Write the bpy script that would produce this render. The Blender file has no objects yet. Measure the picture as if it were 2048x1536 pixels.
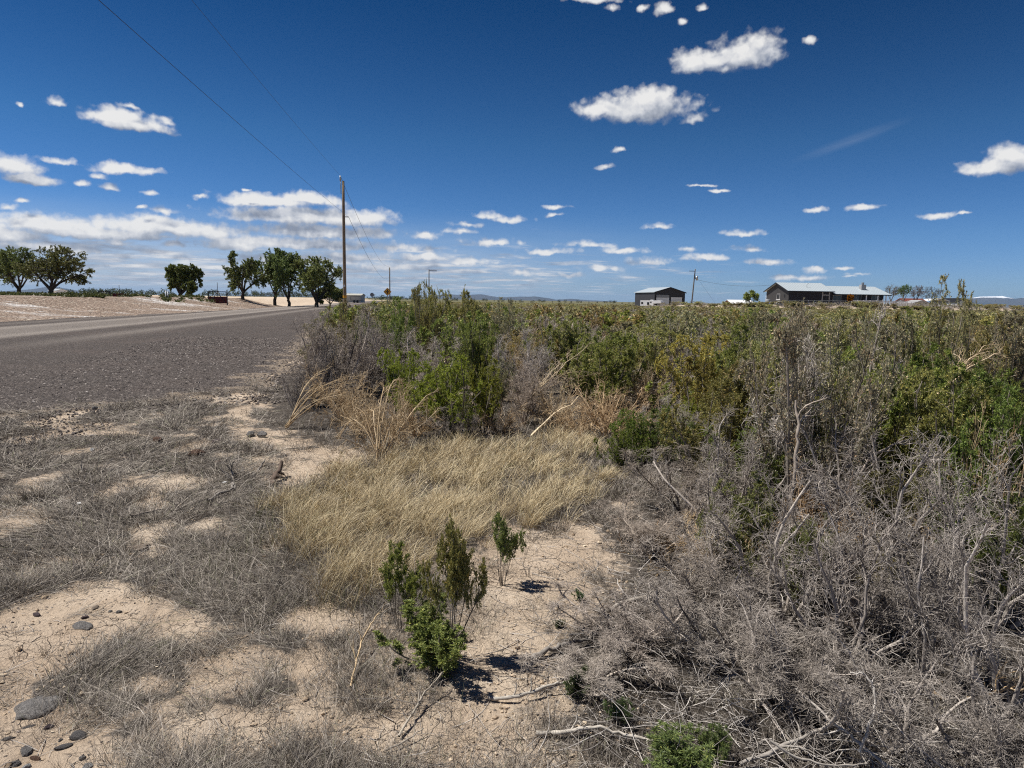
import bpy, math, random
import numpy as np
from mathutils import Vector, Matrix

RNG = np.random.default_rng(7)
SC = bpy.context.scene
COL = SC.collection
rad = math.radians

# ------------------------------------------------------------------ camera
EYE = np.array([0.0, 0.0, 1.6]); F = 1365.0; PITCH = rad(7.0); ROLL = rad(0.87)
CAM_M = Matrix.Rotation(rad(90) - PITCH, 3, 'X') @ Matrix.Rotation(ROLL, 3, 'Z')
CM = np.array(CAM_M)

def ray(px, py):
    d = CM @ np.array([(px - 1024) / F, (768 - py) / F, -1.0])
    return d / np.linalg.norm(d)

def gpt(px, py, z=0.0):                      # where a sight line meets the ground
    d = ray(px, py); t = (z - EYE[2]) / d[2]
    return EYE + d * t

def at(px, py, Y):                           # where a sight line is Y metres out
    d = ray(px, py); return EYE + d * (Y / d[1])

def atx(px, Y, z=0.0):                       # x of a thing at depth Y and height z seen in column px
    lo, hi = -3 * Y - 5, 3 * Y + 5
    for _ in range(50):
        m = (lo + hi) / 2
        if proj(np.array([[m, Y, z]]))[0, 0] < px: lo = m
        else: hi = m
    return (lo + hi) / 2

def zat(py, X, Y):                           # height seen at row py for a thing standing at X, Y
    lo, hi = -5.0, 60.0
    for _ in range(50):
        m = (lo + hi) / 2
        if proj(np.array([[X, Y, m]]))[0, 1] > py: lo = m
        else: hi = m
    return (lo + hi) / 2

def proj(P):
    q = (np.asarray(P, float) - EYE) @ CM
    w = np.maximum(-q[:, 2], 1e-6)
    return np.stack([1024 + F * q[:, 0] / w, 768 - F * q[:, 1] / w], 1)

# ------------------------------------------------------------------ noise
_LAT = np.random.default_rng(3).random((256, 256))
def vnoise(x, y):
    x = np.asarray(x, float); y = np.asarray(y, float)
    xi = np.floor(x).astype(int); yi = np.floor(y).astype(int)
    fx = x - xi; fy = y - yi
    fx = fx * fx * (3 - 2 * fx); fy = fy * fy * (3 - 2 * fy)
    a = _LAT[xi & 255, yi & 255]; b = _LAT[(xi + 1) & 255, yi & 255]
    c = _LAT[xi & 255, (yi + 1) & 255]; d = _LAT[(xi + 1) & 255, (yi + 1) & 255]
    return (a * (1 - fx) + b * fx) * (1 - fy) + (c * (1 - fx) + d * fx) * fy
def fbm(x, y, o=4):
    s = 0; a = 0.5; t = 0
    for k in range(o):
        s = s + a * vnoise(x * 2 ** k + 17.3 * k, y * 2 ** k + 5.1 * k); t += a; a *= 0.5
    return s / t
def sstep(a, b, x):
    t = np.clip((np.asarray(x, float) - a) / (b - a), 0, 1); return t * t * (3 - 2 * t)

# ------------------------------------------------------------------ terrain
RS = 0.168                                   # the road runs away to the left: x = L - RS*y
def lat(x, y): return x + RS * y
def road_right(y):                           # lateral position of the gravel's right edge
    y = np.asarray(y, float)
    return np.interp(y, [-10, 2, 7, 9, 10.3, 11.5, 15, 23, 30, 50, 80, 400], [-7.0, -5.6, -4.7, -4.3, -3.1, -2.0, -2.1, -2.8, -3.3, -3.9, -4, -4]) + 0.45 * (vnoise(y * 0.9, 3.0) - .5) + 0.5 * (vnoise(y * 3.1, 8.0) - .5)
def road_left(y):
    y = np.asarray(y, float)
    return np.interp(y, [-10, 20, 38, 70, 110, 400], [-23, -22.8, -22.0, -19.6, -18.5, -18]) + 1.0 * (vnoise(y * 0.25, 5.0) - .5)
def terrain(x, y):
    x = np.asarray(x, float); y = np.asarray(y, float)
    L = lat(x, y)
    z = 0.06 * (fbm(x * 0.7, y * 0.7, 3) - .5) + 0.030 * (fbm(x * 3.3 + 9, y * 3.3, 3) - .5) + 0.3 * (fbm(x * 0.06, y * 0.06, 2) - .5) * sstep(12, 40, y)
    rd = sstep(0.6, -0.6, L - road_right(y)) * sstep(-1.2, 0.5, L - road_left(y))
    z = z * (1 - rd) + rd * 0.02
    # rising bank left of the road
    w = np.interp(y, [40, 60, 110, 400], [17, 13, 6, 6])
    s = np.clip((road_left(y) - 1.5 - L) / w, 0, 1)
    z = z * (1 - s) + 1.2 * s ** 1.3
    z = z + s * 0.35 * (fbm(x * 0.12, y * 0.3, 3) - .45) * sstep(0.6, 1, s)
    # pad under the house, dip towards the garage
    e = ((x - 75) / 42) ** 2 + ((y - 160) / 22) ** 2
    z = z + 1.55 * sstep(1.35, 0.75, e) * (1 - s)
    e2 = ((x - 38) / 26) ** 2 + ((y - 180) / 40) ** 2
    z = z - 0.45 * sstep(1.4, 0.5, e2) * (1 - s)
    return z
def tz(x, y): return float(terrain(np.array([x]), np.array([y]))[0])

# ------------------------------------------------------------------ mesh helpers
def unit(v): return v / np.maximum(np.linalg.norm(v, axis=-1, keepdims=True), 1e-9)

def np_mesh(name, V, faces, mats, mat_idx=None, smooth=False, attr=None):
    """faces: list of (n, k) index arrays."""
    me = bpy.data.meshes.new(name)
    V = np.asarray(V, np.float32)
    me.vertices.add(len(V)); me.vertices.foreach_set('co', V.ravel())
    loops = np.concatenate([f.ravel() for f in faces]).astype(np.int32)
    tot = np.concatenate([np.full(len(f), f.shape[1], np.int32) for f in faces])
    st = np.concatenate([[0], np.cumsum(tot)[:-1]]).astype(np.int32)
    me.loops.add(len(loops)); me.loops.foreach_set('vertex_index', loops)
    me.polygons.add(len(tot)); me.polygons.foreach_set('loop_start', st); me.polygons.foreach_set('loop_total', tot)
    if mat_idx is not None: me.polygons.foreach_set('material_index', np.asarray(mat_idx, np.int32))
    me.polygons.foreach_set('use_smooth', np.full(len(tot), smooth, bool) if not isinstance(smooth, np.ndarray) else smooth)
    for m in (mats if isinstance(mats, (list, tuple)) else [mats]): me.materials.append(m)
    if attr:
        for k, val in attr.items():
            a = me.attributes.new(k, 'FLOAT', 'POINT'); a.data.foreach_set('value', np.asarray(val, np.float32))
    me.update(calc_edges=True)
    return me

def tag(o, label=None, cat=None, group=None, kind=None):
    if label: o['label'] = label
    if cat: o['category'] = cat
    if group: o['group'] = group
    if kind: o['kind'] = kind
    return o
def obj(name, me, parent=None, loc=None):
    o = bpy.data.objects.new(name, me); COL.objects.link(o)
    if parent is not None: o.parent = parent
    if loc is not None: o.location = loc
    return o
def empty(name, loc=(0, 0, 0), rz=0.0):
    o = bpy.data.objects.new(name, None); COL.objects.link(o)
    o.location = loc; o.rotation_euler = (0, 0, rz); o.empty_display_size = 0.1
    return o
def structure(name, me):
    o = obj(name, me); o['kind'] = 'structure'; return o
def stuff(name, me, label, cat):
    return tag(obj(name, me), label, cat, kind='stuff')

class MB:                                     # collects boxes, prisms and tubes into one mesh
    def __init__(s): s.V = []; s.F = []; s.M = []; s.S = []; s.mi = 0
    def add(s, V, F, smooth=False):
        b = len(s.V); s.V += [tuple(map(float, v)) for v in V]
        for f in F: s.F.append([b + i for i in f]); s.M.append(s.mi); s.S.append(smooth)
        return s
    def box(s, x0, x1, y0, y1, z0, z1):
        return s.add([(x0, y0, z0), (x1, y0, z0), (x1, y1, z0), (x0, y1, z0), (x0, y0, z1), (x1, y0, z1), (x1, y1, z1), (x0, y1, z1)],
                     [(0, 3, 2, 1), (4, 5, 6, 7), (0, 1, 5, 4), (1, 2, 6, 5), (2, 3, 7, 6), (3, 0, 4, 7)])
    def prism(s, pts, axis, a, b):            # polygon pts (2d) extruded along 'x' or 'y' or 'z'
        def P(p, t):
            return {'x': (t, p[0], p[1]), 'y': (p[0], t, p[1]), 'z': (p[0], p[1], t)}[axis]
        n = len(pts); V = [P(p, a) for p in pts] + [P(p, b) for p in pts]
        Fs = [tuple(range(n))[::-1], tuple(range(n, 2 * n))] + [(i, (i + 1) % n, n + (i + 1) % n, n + i) for i in range(n)]
        return s.add(V, Fs)
    def tube(s, pts, r, n=8, cap=True, smooth=True):
        pts = np.asarray(pts, float); K = len(pts)
        r = np.full(K, r) if np.isscalar(r) else np.asarray(r, float)
        V, Fq = tubes(pts[None], r[None], n)
        s.add(V, Fq.tolist(), smooth)
        if cap:
            b = len(s.V) - K * n
            s.F.append([b + i for i in range(n)][::-1]); s.M.append(s.mi); s.S.append(False)
            s.F.append([b + (K - 1) * n + i for i in range(n)]); s.M.append(s.mi); s.S.append(False)
        return s
    def build(s, name, mats, parent=None, loc=None, fix=True):
        me = bpy.data.meshes.new(name); me.from_pydata(s.V, [], s.F)
        for m in (mats if isinstance(mats, (list, tuple)) else [mats]): me.materials.append(m)
        me.polygons.foreach_set('material_index', s.M); me.polygons.foreach_set('use_smooth', s.S)
        if fix:
            import bmesh
            bm = bmesh.new(); bm.from_mesh(me); bmesh.ops.recalc_face_normals(bm, faces=bm.faces[:]); bm.to_mesh(me); bm.free()
        me.update()
        return obj(name, me, parent, loc)

def tubes(P, R, sides=3):
    """P (N,K,3), R (N,K) -> verts, quad faces of N tapered tubes."""
    N, K, _ = P.shape
    T = np.empty_like(P); T[:, 1:-1] = P[:, 2:] - P[:, :-2]; T[:, 0] = P[:, 1] - P[:, 0]; T[:, -1] = P[:, -1] - P[:, -2]
    T = unit(T)
    m = unit(T.mean(1)); ref = np.where(np.abs(m[:, 2:3]) > 0.8, [[1.0, 0.13, 0]], [[0.05, 0.1, 1.0]])
    U = unit(np.cross(T, ref[:, None, :])); W = np.cross(T, U)
    a = np.arange(sides) * 2 * math.pi / sides
    V = P[:, :, None, :] + R[:, :, None, None] * (np.cos(a)[None, None, :, None] * U[:, :, None, :] + np.sin(a)[None, None, :, None] * W[:, :, None, :])
    V = V.reshape(-1, 3)
    n = np.arange(N)[:, None, None] * (K * sides); k = np.arange(K - 1)[None, :, None] * sides; s = np.arange(sides)[None, None, :]; s1 = (s + 1) % sides
    Fq = np.stack([n + k + s, n + k + s1, n + k + sides + s1, n + k + sides + s], -1).reshape(-1, 4)
    return V, Fq

def join_arrays(parts):                       # [(V, F)] -> V, F
    Vs = []; Fs = []; b = 0
    for V, Fq in parts:
        Vs.append(V); Fs.append(Fq + b); b += len(V)
    return np.concatenate(Vs), np.concatenate(Fs)

# ------------------------------------------------------------------ node helpers
class N:
    def __init__(s, tree): s.t = tree; s.n = tree.nodes; s.l = tree.links
    def new(s, typ, ins=None, **props):
        nd = s.n.new(typ)
        for k, v in props.items(): setattr(nd, k, v)
        for k, v in (ins or {}).items():
            if hasattr(v, 'is_output') or isinstance(v, bpy.types.NodeSocket): s.l.new(v, nd.inputs[k])
            else: nd.inputs[k].default_value = v
        return nd
    def math(s, op, a, b=None, c=None, clamp=False):
        ins = {0: a}
        if b is not None: ins[1] = b
        if c is not None: ins[2] = c
        return s.new('ShaderNodeMath', ins, operation=op, use_clamp=clamp).outputs[0]
    def vmath(s, op, a, b=None, scale=None):
        ins = {0: a}
        if b is not None: ins[1] = b
        nd = s.new('ShaderNodeVectorMath', ins, operation=op)
        if scale is not None:
            if isinstance(scale, bpy.types.NodeSocket): s.l.new(scale, nd.inputs['Scale'])
            else: nd.inputs['Scale'].default_value = scale
        return nd.outputs['Value'] if op in ('LENGTH', 'DOT_PRODUCT', 'DISTANCE') else nd.outputs[0]
    def noise(s, vec=None, scale=5, detail=3, rough=.55, dist=0.0, w=None):
        ins = {'Scale': scale, 'Detail': detail, 'Roughness': rough, 'Distortion': dist}
        if vec is not None: ins['Vector'] = vec
        return s.new('ShaderNodeTexNoise', ins).outputs
    def ramp(s, fac, stops, interp='LINEAR'):
        nd = s.new('ShaderNodeValToRGB', {0: fac}); cr = nd.color_ramp; cr.interpolation = interp
        while len(cr.elements) < len(stops): cr.elements.new(0.5)
        for e, (p, c) in zip(cr.elements, stops):
            e.position = p; e.color = (*c, 1) if len(c) == 3 else c
        return nd.outputs[0]
    def mix(s, fac, a, b, blend='MIX'):
        nd = s.new('ShaderNodeMix', data_type='RGBA', blend_type=blend)
        for i, v in ((0, fac), (6, a), (7, b)):
            if isinstance(v, bpy.types.NodeSocket): s.l.new(v, nd.inputs[i])
            elif i == 0: nd.inputs[0].default_value = v
            else: nd.inputs[i].default_value = (*v, 1) if len(v) == 3 else v
        return nd.outputs[2]
    def sm(s, v, a, b, lo=0.0, hi=1.0):
        nd = s.new('ShaderNodeMapRange', {0: v, 1: a, 2: b, 3: lo, 4: hi}, interpolation_type='SMOOTHSTEP'); return nd.outputs[0]

def new_mat(name):
    m = bpy.data.materials.new(name); m.use_nodes = True; m.node_tree.nodes.clear()
    return m, N(m.node_tree)
def finish(n, col, rough=0.8, spec=0.3, bump=None, bump_s=0.3, bump_d=0.02, metal=0.0):
    b = n.new('ShaderNodeBsdfPrincipled', {'Roughness': rough, 'Specular IOR Level': spec, 'Metallic': metal})
    if isinstance(col, bpy.types.NodeSocket): n.l.new(col, b.inputs['Base Color'])
    else: b.inputs['Base Color'].default_value = (*col, 1)
    if bump is not None:
        bp = n.new('ShaderNodeBump', {'Height': bump, 'Strength': bump_s, 'Distance': bump_d}); n.l.new(bp.outputs[0], b.inputs['Normal'])
    o = n.new('ShaderNodeOutputMaterial'); n.l.new(b.outputs[0], o.inputs[0]); return b
def plain(name, col, rough=0.7, spec=0.3, var=0.15, scale=4.0, metal=0.0, bump=0.0):
    m, n = new_mat(name)
    tc = n.new('ShaderNodeTexCoord').outputs['Object']
    f = n.noise(tc, scale, 4, .6)[0]
    c = n.mix(f, tuple(v * (1 - var) for v in col), tuple(min(1, v * (1 + var)) for v in col))
    finish(n, c, rough, spec, f if bump else None, bump, 0.02, metal); return m
# ------------------------------------------------------------------ materials
def leaf_mat(name, lo, hi, yellow, transl=0.3, spec=0.35):
    """leaf colour = object colour x a random value for every leaf"""
    m, n = new_mat(name)
    oi = n.new('ShaderNodeObjectInfo'); g = n.new('ShaderNodeNewGeometry')
    r = g.outputs['Random Per Island']
    tint = n.ramp(r, [(0, lo), (0.55, (1, 1, 1)), (0.9, hi), (1.0, yellow)])
    base = n.mix(1.0, oi.outputs['Color'], tint, 'MULTIPLY')
    hs = n.new('ShaderNodeHueSaturation', {'Hue': n.math('MULTIPLY_ADD', oi.outputs['Random'], 0.05, 0.475), 'Value': n.math('MULTIPLY_ADD', oi.outputs['Random'], 0.4, 0.8), 'Color': base}).outputs[0]
    b = n.new('ShaderNodeBsdfPrincipled', {'Base Color': hs, 'Roughness': 0.5, 'Specular IOR Level': spec})
    t = n.new('ShaderNodeBsdfTranslucent', {'Color': hs})
    mx = n.new('ShaderNodeMixShader', {0: transl, 1: b.outputs[0], 2: t.outputs[0]})
    o = n.new('ShaderNodeOutputMaterial', {0: mx.outputs[0]}); return m
def twig_mat(name, stops, rough=0.85, use_obj=True):
    m, n = new_mat(name)
    g = n.new('ShaderNodeNewGeometry'); tc = n.new('ShaderNodeTexCoord').outputs['Object']
    c = n.ramp(g.outputs['Random Per Island'], stops)
    f = n.noise(tc, 35, 3, .6)[0]
    c = n.mix(1.0, c, n.ramp(f, [(0.25, (.62, .6, .58)), (0.75, (1.25, 1.22, 1.2))]), 'MULTIPLY')
    if use_obj:
        oi = n.new('ShaderNodeObjectInfo'); c = n.mix(1.0, c, oi.outputs['Color'], 'MULTIPLY')
    finish(n, c, rough, 0.2); return m
M = {}
M['leaf'] = leaf_mat('greasewood_leaf', (.5, .55, .5), (1.35, 1.3, 1.15), (2.2, 1.75, 1.5))
M['tree_leaf'] = leaf_mat('elm_leaf', (.55, .6, .55), (1.25, 1.25, 1.1), (1.6, 1.5, 1.1), 0.25, 0.25)
M['twig_grey'] = twig_mat('weathered_twig', [(0, (.16, .145, .13)), (.5, (.35, .325, .30)), (.85, (.56, .53, .49)), (1, (.70, .66, .6))])
M['stem'] = twig_mat('greasewood_stem', [(0, (.10, .085, .07)), (.6, (.22, .19, .16)), (1, (.40, .36, .30))])
M['twig_tan'] = twig_mat('dry_weed_stem', [(0, (.27, .205, .13)), (.5, (.50, .405, .265)), (.85, (.66, .555, .39)), (1, (.78, .69, .54))])
M['bleached'] = twig_mat('bleached_wood', [(0, (.34, .32, .29)), (1, (.50, .48, .45))])
M['straw'] = twig_mat('straw_grass', [(0, (.18, .14, .085)), (.25, (.38, .31, .19)), (.6, (.66, .54, .325)), (.95, (.88, .78, .54)), (1, (.22, .25, .10))], 0.6, False)
M['grey_grass'] = twig_mat('grey_dead_grass', [(0, (.055, .046, .038)), (.3, (.17, .147, .122)), (.7, (.35, .315, .27)), (.93, (.60, .55, .48)), (1, (.15, .17, .07))], 0.7, False)
M['green_grass'] = twig_mat('green_grass_blade', [(0, (.05, .075, .02)), (.6, (.10, .13, .04)), (1, (.26, .25, .11))], 0.6, False)

def ground_mat():
    m, n = new_mat('desert_soil')
    pos = n.new('ShaderNodeNewGeometry').outputs['Position']
    big = n.noise(pos, 0.55, 4, .6)[0]; mid = n.noise(pos, 3.5, 5, .62)[0]; fine = n.noise(pos, 30, 6, .75)[0]
    soil = n.ramp(big, [(.3, (.57, .45, .335)), (.55, (.65, .535, .41)), (.75, (.72, .61, .48))])
    soil = n.mix(n.sm(mid, .35, .7), n.mix(1, soil, (.86, .83, .80), 'MULTIPLY'), soil)
    soil = n.mix(n.math('MULTIPLY', n.sm(fine, .52, .70), .5), soil, n.mix(1, soil, (.62, .58, .54), 'MULTIPLY'))
    # drying cracks
    wv = n.vmath('ADD', pos, n.vmath('SCALE', n.noise(pos, 6, 3, .6)[1], scale=0.10))
    vo = n.new('ShaderNodeTexVoronoi', {'Vector': wv, 'Scale': 7.5, 'Randomness': 1.0}, feature='DISTANCE_TO_EDGE', voronoi_dimensions='3D').outputs[0]
    vo2 = n.new('ShaderNodeTexVoronoi', {'Vector': wv, 'Scale': 17, 'Randomness': 1.0}, feature='DISTANCE_TO_EDGE').outputs[0]
    crk = n.math('MAXIMUM', n.sm(vo, .0, .022, 1, 0), n.math('MULTIPLY', n.sm(vo2, .0, .03, 1, 0), .45))
    crk = n.math('MULTIPLY', crk, n.sm(n.noise(pos, 1.7, 2, .5)[0], .42, .6))
    crk = n.math('MULTIPLY', crk, n.sm(mid, .3, .55))
    soil = n.mix(n.math('MULTIPLY', crk, .75), soil, (.12, .08, .055))
    # small dark pebbles and crumbs
    pv = n.new('ShaderNodeTexVoronoi', {'Vector': pos, 'Scale': 42}, feature='F1')
    peb = n.math('MULTIPLY', n.sm(pv.outputs['Distance'], .20, .30, 1, 0), n.sm(n.new('ShaderNodeSeparateColor', {0: pv.outputs['Color']}).outputs[0], .80, .82))
    soil = n.mix(n.math('MULTIPLY', peb, .8), soil, n.ramp(n.new('ShaderNodeSeparateColor', {0: pv.outputs['Color']}).outputs[1], [(0, (.11, .09, .08)), (.6, (.22, .18, .16)), (1, (.5, .44, .38))]))
    # leaf and twig litter, mask painted from where plants grow
    lit = n.new('ShaderNodeAttribute', attribute_name='litter').outputs['Fac']
    st = n.new('ShaderNodeMapping', {0: pos, 'Scale': (60, 14, 30), 'Rotation': (0, 0, .5)}).outputs[0]
    st2 = n.new('ShaderNodeMapping', {0: pos, 'Scale': (13, 70, 30), 'Rotation': (0, 0, .2)}).outputs[0]
    ln = n.math('MAXIMUM', n.noise(st, 1.3, 4, .7, .6)[0], n.noise(st2, 1.3, 4, .7, .6)[0])
    lc = n.ramp(ln, [(.40, (.06, .05, .042)), (.53, (.17, .145, .12)), (.66, (.30, .265, .225)), (.78, (.44, .39, .33))])
    lf = n.math('ADD', lit, n.math('MULTIPLY', n.math('SUBTRACT', n.noise(pos, 9, 4, .7)[0], .5), 1.5))
    duff_shade = n.new('ShaderNodeAttribute', attribute_name='duff_shade').outputs['Fac']
    lc = n.mix(n.math('MULTIPLY', duff_shade, .8), lc, n.mix(.5, lc, (.035, .026, .02)))  # duff under the brush, darkened further to paint in the shaded gaps
    col = n.mix(n.sm(lf, .38, .72), soil, lc)
    # far brush-covered plain
    far = n.new('ShaderNodeAttribute', attribute_name='far').outputs['Fac']
    fc = n.ramp(n.noise(pos, .12, 5, .7)[0], [(.35, (.085, .09, .035)), (.55, (.15, .14, .08)), (.7, (.22, .19, .13))])
    col = n.mix(far, col, fc)
    h = n.math('ADD', n.math('MULTIPLY', mid, 1.0), n.math('MULTIPLY', fine, 1.15))
    h = n.math('SUBTRACT', h, n.math('MULTIPLY', crk, .8))
    h = n.math('ADD', h, n.math('MULTIPLY', peb, .7))
    h = n.math('ADD', h, n.math('MULTIPLY', n.math('MULTIPLY', ln, lit), 2.0))
    finish(n, col, .93, .15, h, .9, .03); return m
def gravel_mat(name, dark, mid, light, scale, tracks=False, soilc=(.3, .22, .16)):
    m, n = new_mat(name)
    pos = n.new('ShaderNodeNewGeometry').outputs['Position']
    v = n.new('ShaderNodeTexVoronoi', {'Vector': n.vmath('ADD', pos, n.vmath('SCALE', n.noise(pos, 12, 2)[1], scale=.03)), 'Scale': scale}, feature='F1')
    v2 = n.new('ShaderNodeTexVoronoi', {'Vector': pos, 'Scale': scale * 2.6}, feature='F1')
    r = n.new('ShaderNodeSeparateColor', {0: v.outputs['Color']}); r2 = n.new('ShaderNodeSeparateColor', {0: v2.outputs['Color']})
    c = n.ramp(r.outputs[0], [(0, dark), (.6, mid), (.93, light), (1, tuple(min(.8, x * 1.7) for x in light))])
    c2 = n.ramp(r2.outputs[0], [(0, dark), (.7, mid), (1, light)])
    big = n.noise(pos, .35, 4, .65)[0]
    c = n.mix(n.sm(r.outputs[1], .45, .55), c2, c)
    c = n.mix(n.math('MULTIPLY', n.sm(big, .45, .75), .55), c, n.mix(.5, c, soilc))
    if tracks:
        L = n.new('ShaderNodeAttribute', attribute_name='track').outputs['Fac']
        tr = n.math('MULTIPLY', L, n.sm(n.noise(pos, .5, 3)[0], .12, .42))
        c = n.mix(n.math('MULTIPLY', tr, .95), c, n.mix(n.noise(pos, 30, 4, .7)[0], (.26, .225, .195), (.39, .345, .30)))
    else:
        wm = n.sm(n.noise(n.new('ShaderNodeMapping', {0: pos, 'Scale': (.06, .16, .2)}).outputs[0], 1.5, 5, .65)[0], .53, .64)
        c = n.mix(n.math('MULTIPLY', wm, n.sm(n.noise(pos, 2.5, 3)[0], .35, .6)), c, (.80, .77, .73))
    if tracks:                                      # the shoulder thins out raggedly into the soil
        eg = n.new('ShaderNodeAttribute', attribute_name='edge').outputs['Fac']
        en = n.math('ADD', n.noise(pos, 1.6, 5, .7)[0], n.math('MULTIPLY', n.math('SUBTRACT', n.noise(pos, 16, 3, .7)[0], .5), .5))
        so = n.mix(n.noise(pos, 20, 4, .7)[0], (.20, .155, .115), (.44, .355, .265))
        c = n.mix(n.sm(n.math('SUBTRACT', en, eg), .06, .22), c, so)
    h = n.math('ADD', n.sm(v.outputs['Distance'], 0, .6, 1, 0), n.math('MULTIPLY', n.sm(v2.outputs['Distance'], 0, .6, 1, 0), .5))
    finish(n, c, .92, .2, h, 1.0, .14 if not tracks else .025); return m
M['ground'] = ground_mat()
M['road'] = gravel_mat('dark_road_gravel', (.042, .034, .029), (.106, .088, .076), (.21, .18, .16), 34, True, (.2, .15, .125))
M['lot'] = gravel_mat('pale_crushed_stone', (.10, .07, .05), (.37, .27, .20), (.56, .45, .36), 5.5, False, (.46, .34, .26))

def wood_mat(name, c0, c1, sc=(30, 30, 1.2)):
    m, n = new_mat(name)
    tc = n.new('ShaderNodeTexCoord').outputs['Object']
    mp = n.new('ShaderNodeMapping', {0: tc, 'Scale': sc}).outputs[0]
    f = n.noise(mp, 1.0, 5, .65, .4)[0]
    finish(n, n.ramp(f, [(.3, c0), (.7, c1)]), .85, .2, f, .5, .01); return m
def rock_mat(name, c0, c1):
    m, n = new_mat(name)
    tc = n.new('ShaderNodeTexCoord').outputs['Object']
    f = n.noise(tc, 3.5, 6, .68, .3)[0]; g = n.noise(tc, 22, 4, .7)[0]
    c = n.ramp(f, [(.3, c0), (.7, c1)])
    c = n.mix(n.math('MULTIPLY', n.sm(g, .55, .75), .5), c, tuple(min(.8, x * 1.7) for x in c1))
    finish(n, c, .8, .3, n.math('ADD', f, n.math('MULTIPLY', g, .35)), .8, .08); return m
M['pole'] = wood_mat('creosoted_pole_wood', (.13, .095, .065), (.31, .24, .17))
M['pole_grey'] = wood_mat('grey_pole_wood', (.12, .105, .09), (.22, .2, .175))
M['bark'] = wood_mat('elm_bark', (.035, .028, .022), (.09, .075, .06), (4, 4, .8))
M['bark_pale'] = wood_mat('pale_bark', (.16, .14, .12), (.28, .25, .22), (4, 4, .8))
M['rock_dark'] = rock_mat('dark_basalt', (.11, .102, .10), (.21, .195, .188))
M['rock_grey'] = rock_mat('grey_stone', (.19, .178, .168), (.33, .31, .29))
M['rock_red'] = rock_mat('red_brown_stone', (.10, .055, .035), (.20, .115, .075))
M['rock_purple'] = rock_mat('purple_grey_stone', (.10, .07, .075), (.17, .125, .125))
M['rock_tan'] = rock_mat('tan_stone', (.28, .22, .165), (.42, .335, .26))
M['rock_pale'] = rock_mat('pale_stone', (.36, .36, .36), (.55, .55, .54))
M['dark_steel'] = plain('dark_steel', (.03, .03, .032), .5, .5)
M['red_steel'] = plain('dull_red_painted_steel', (.12, .018, .015), .55, .4, .35, 3)
M['galv'] = plain('galvanised_steel', (.36, .37, .38), .45, .5, .1, 8, .6)
M['white_paint'] = plain('white_paint', (.78, .78, .77), .5, .4, .06)
M['white_plastic'] = plain('white_pvc', (.8, .8, .8), .4, .5, .04)
M['sign_yellow'] = plain('sign_yellow', (.62, .30, .012), .4, .5, .06)
M['sign_black'] = plain('sign_black', (.012, .012, .012), .5, .4)
M['wire'] = plain('weathered_wire', (.05, .05, .05), .5, .4)
M['glass'] = plain('dark_window_glass', (.015, .018, .022), .08, .6, .1)
M['charcoal'] = plain('charcoal_siding', (.040, .039, .043), .6, .3, .12, 1.5)
M['charcoal_trim'] = plain('black_trim', (.012, .012, .013), .5, .4)
M['shaded_navy'] = plain('shaded_house_siding', (.020, .020, .026), .65, .3, .08, 2)  # dark siding with the shade of the front walls put into its colour
M['pale_trim'] = plain('grey_trim', (.36, .35, .34), .6, .3, .06)
M['sunlit_siding'] = plain('sunlit_gable_siding', (.045, .043, .042), .65, .3, .08, 2)  # lighter siding tone, sunlight on the gable put into the colour
M['metal_roof'] = plain('pale_metal_roof', (0.44, .49, .51), .4, .5, .05, .6, .1)
M['foundation'] = plain('concrete', (.34, .32, .30), .85, .2, .15)
M['garage_door'] = plain('pale_garage_door', (.78, .79, .80), .5, .4, .05)
M['blue_plastic'] = plain('blue_plastic', (.01, .06, .38), .35, .5)
M['tank_grey'] = plain('grey_plastic_tank', (.26, .27, .28), .5, .4)
M['red_roof'] = plain('weathered_red_roof', (.16, .05, .035), .75, .2, .25, 2)
M['shed_grey'] = plain('grey_shed_panel', (.34, .34, .34), .7, .3, .12, 3)
M['beige'] = plain('beige_metal_wall', (.44, .43, .37), .6, .3, .12, 2)
M['barn_red'] = plain('barn_red_wall', (.16, .035, .03), .7, .2)
M['mustard'] = (0.5, 0.26, 0.01)
# ------------------------------------------------------------------ sun, sky, camera
SUN_DIR = unit(np.array([[-0.50, 0.07, 0.86]]))[0]
sun_el = math.asin(SUN_DIR[2]); sun_az = math.atan2(SUN_DIR[0], SUN_DIR[1])
ld = bpy.data.lights.new('sun', 'SUN'); ld.energy = 4.8; ld.angle = rad(0.53); ld.color = (1.0, 0.96, 0.90)
lo = bpy.data.objects.new('sun', ld); COL.objects.link(lo)
lo.rotation_euler = Vector(SUN_DIR).to_track_quat('Z', 'Y').to_euler(); lo.location = (-20, 5, 40)

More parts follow.
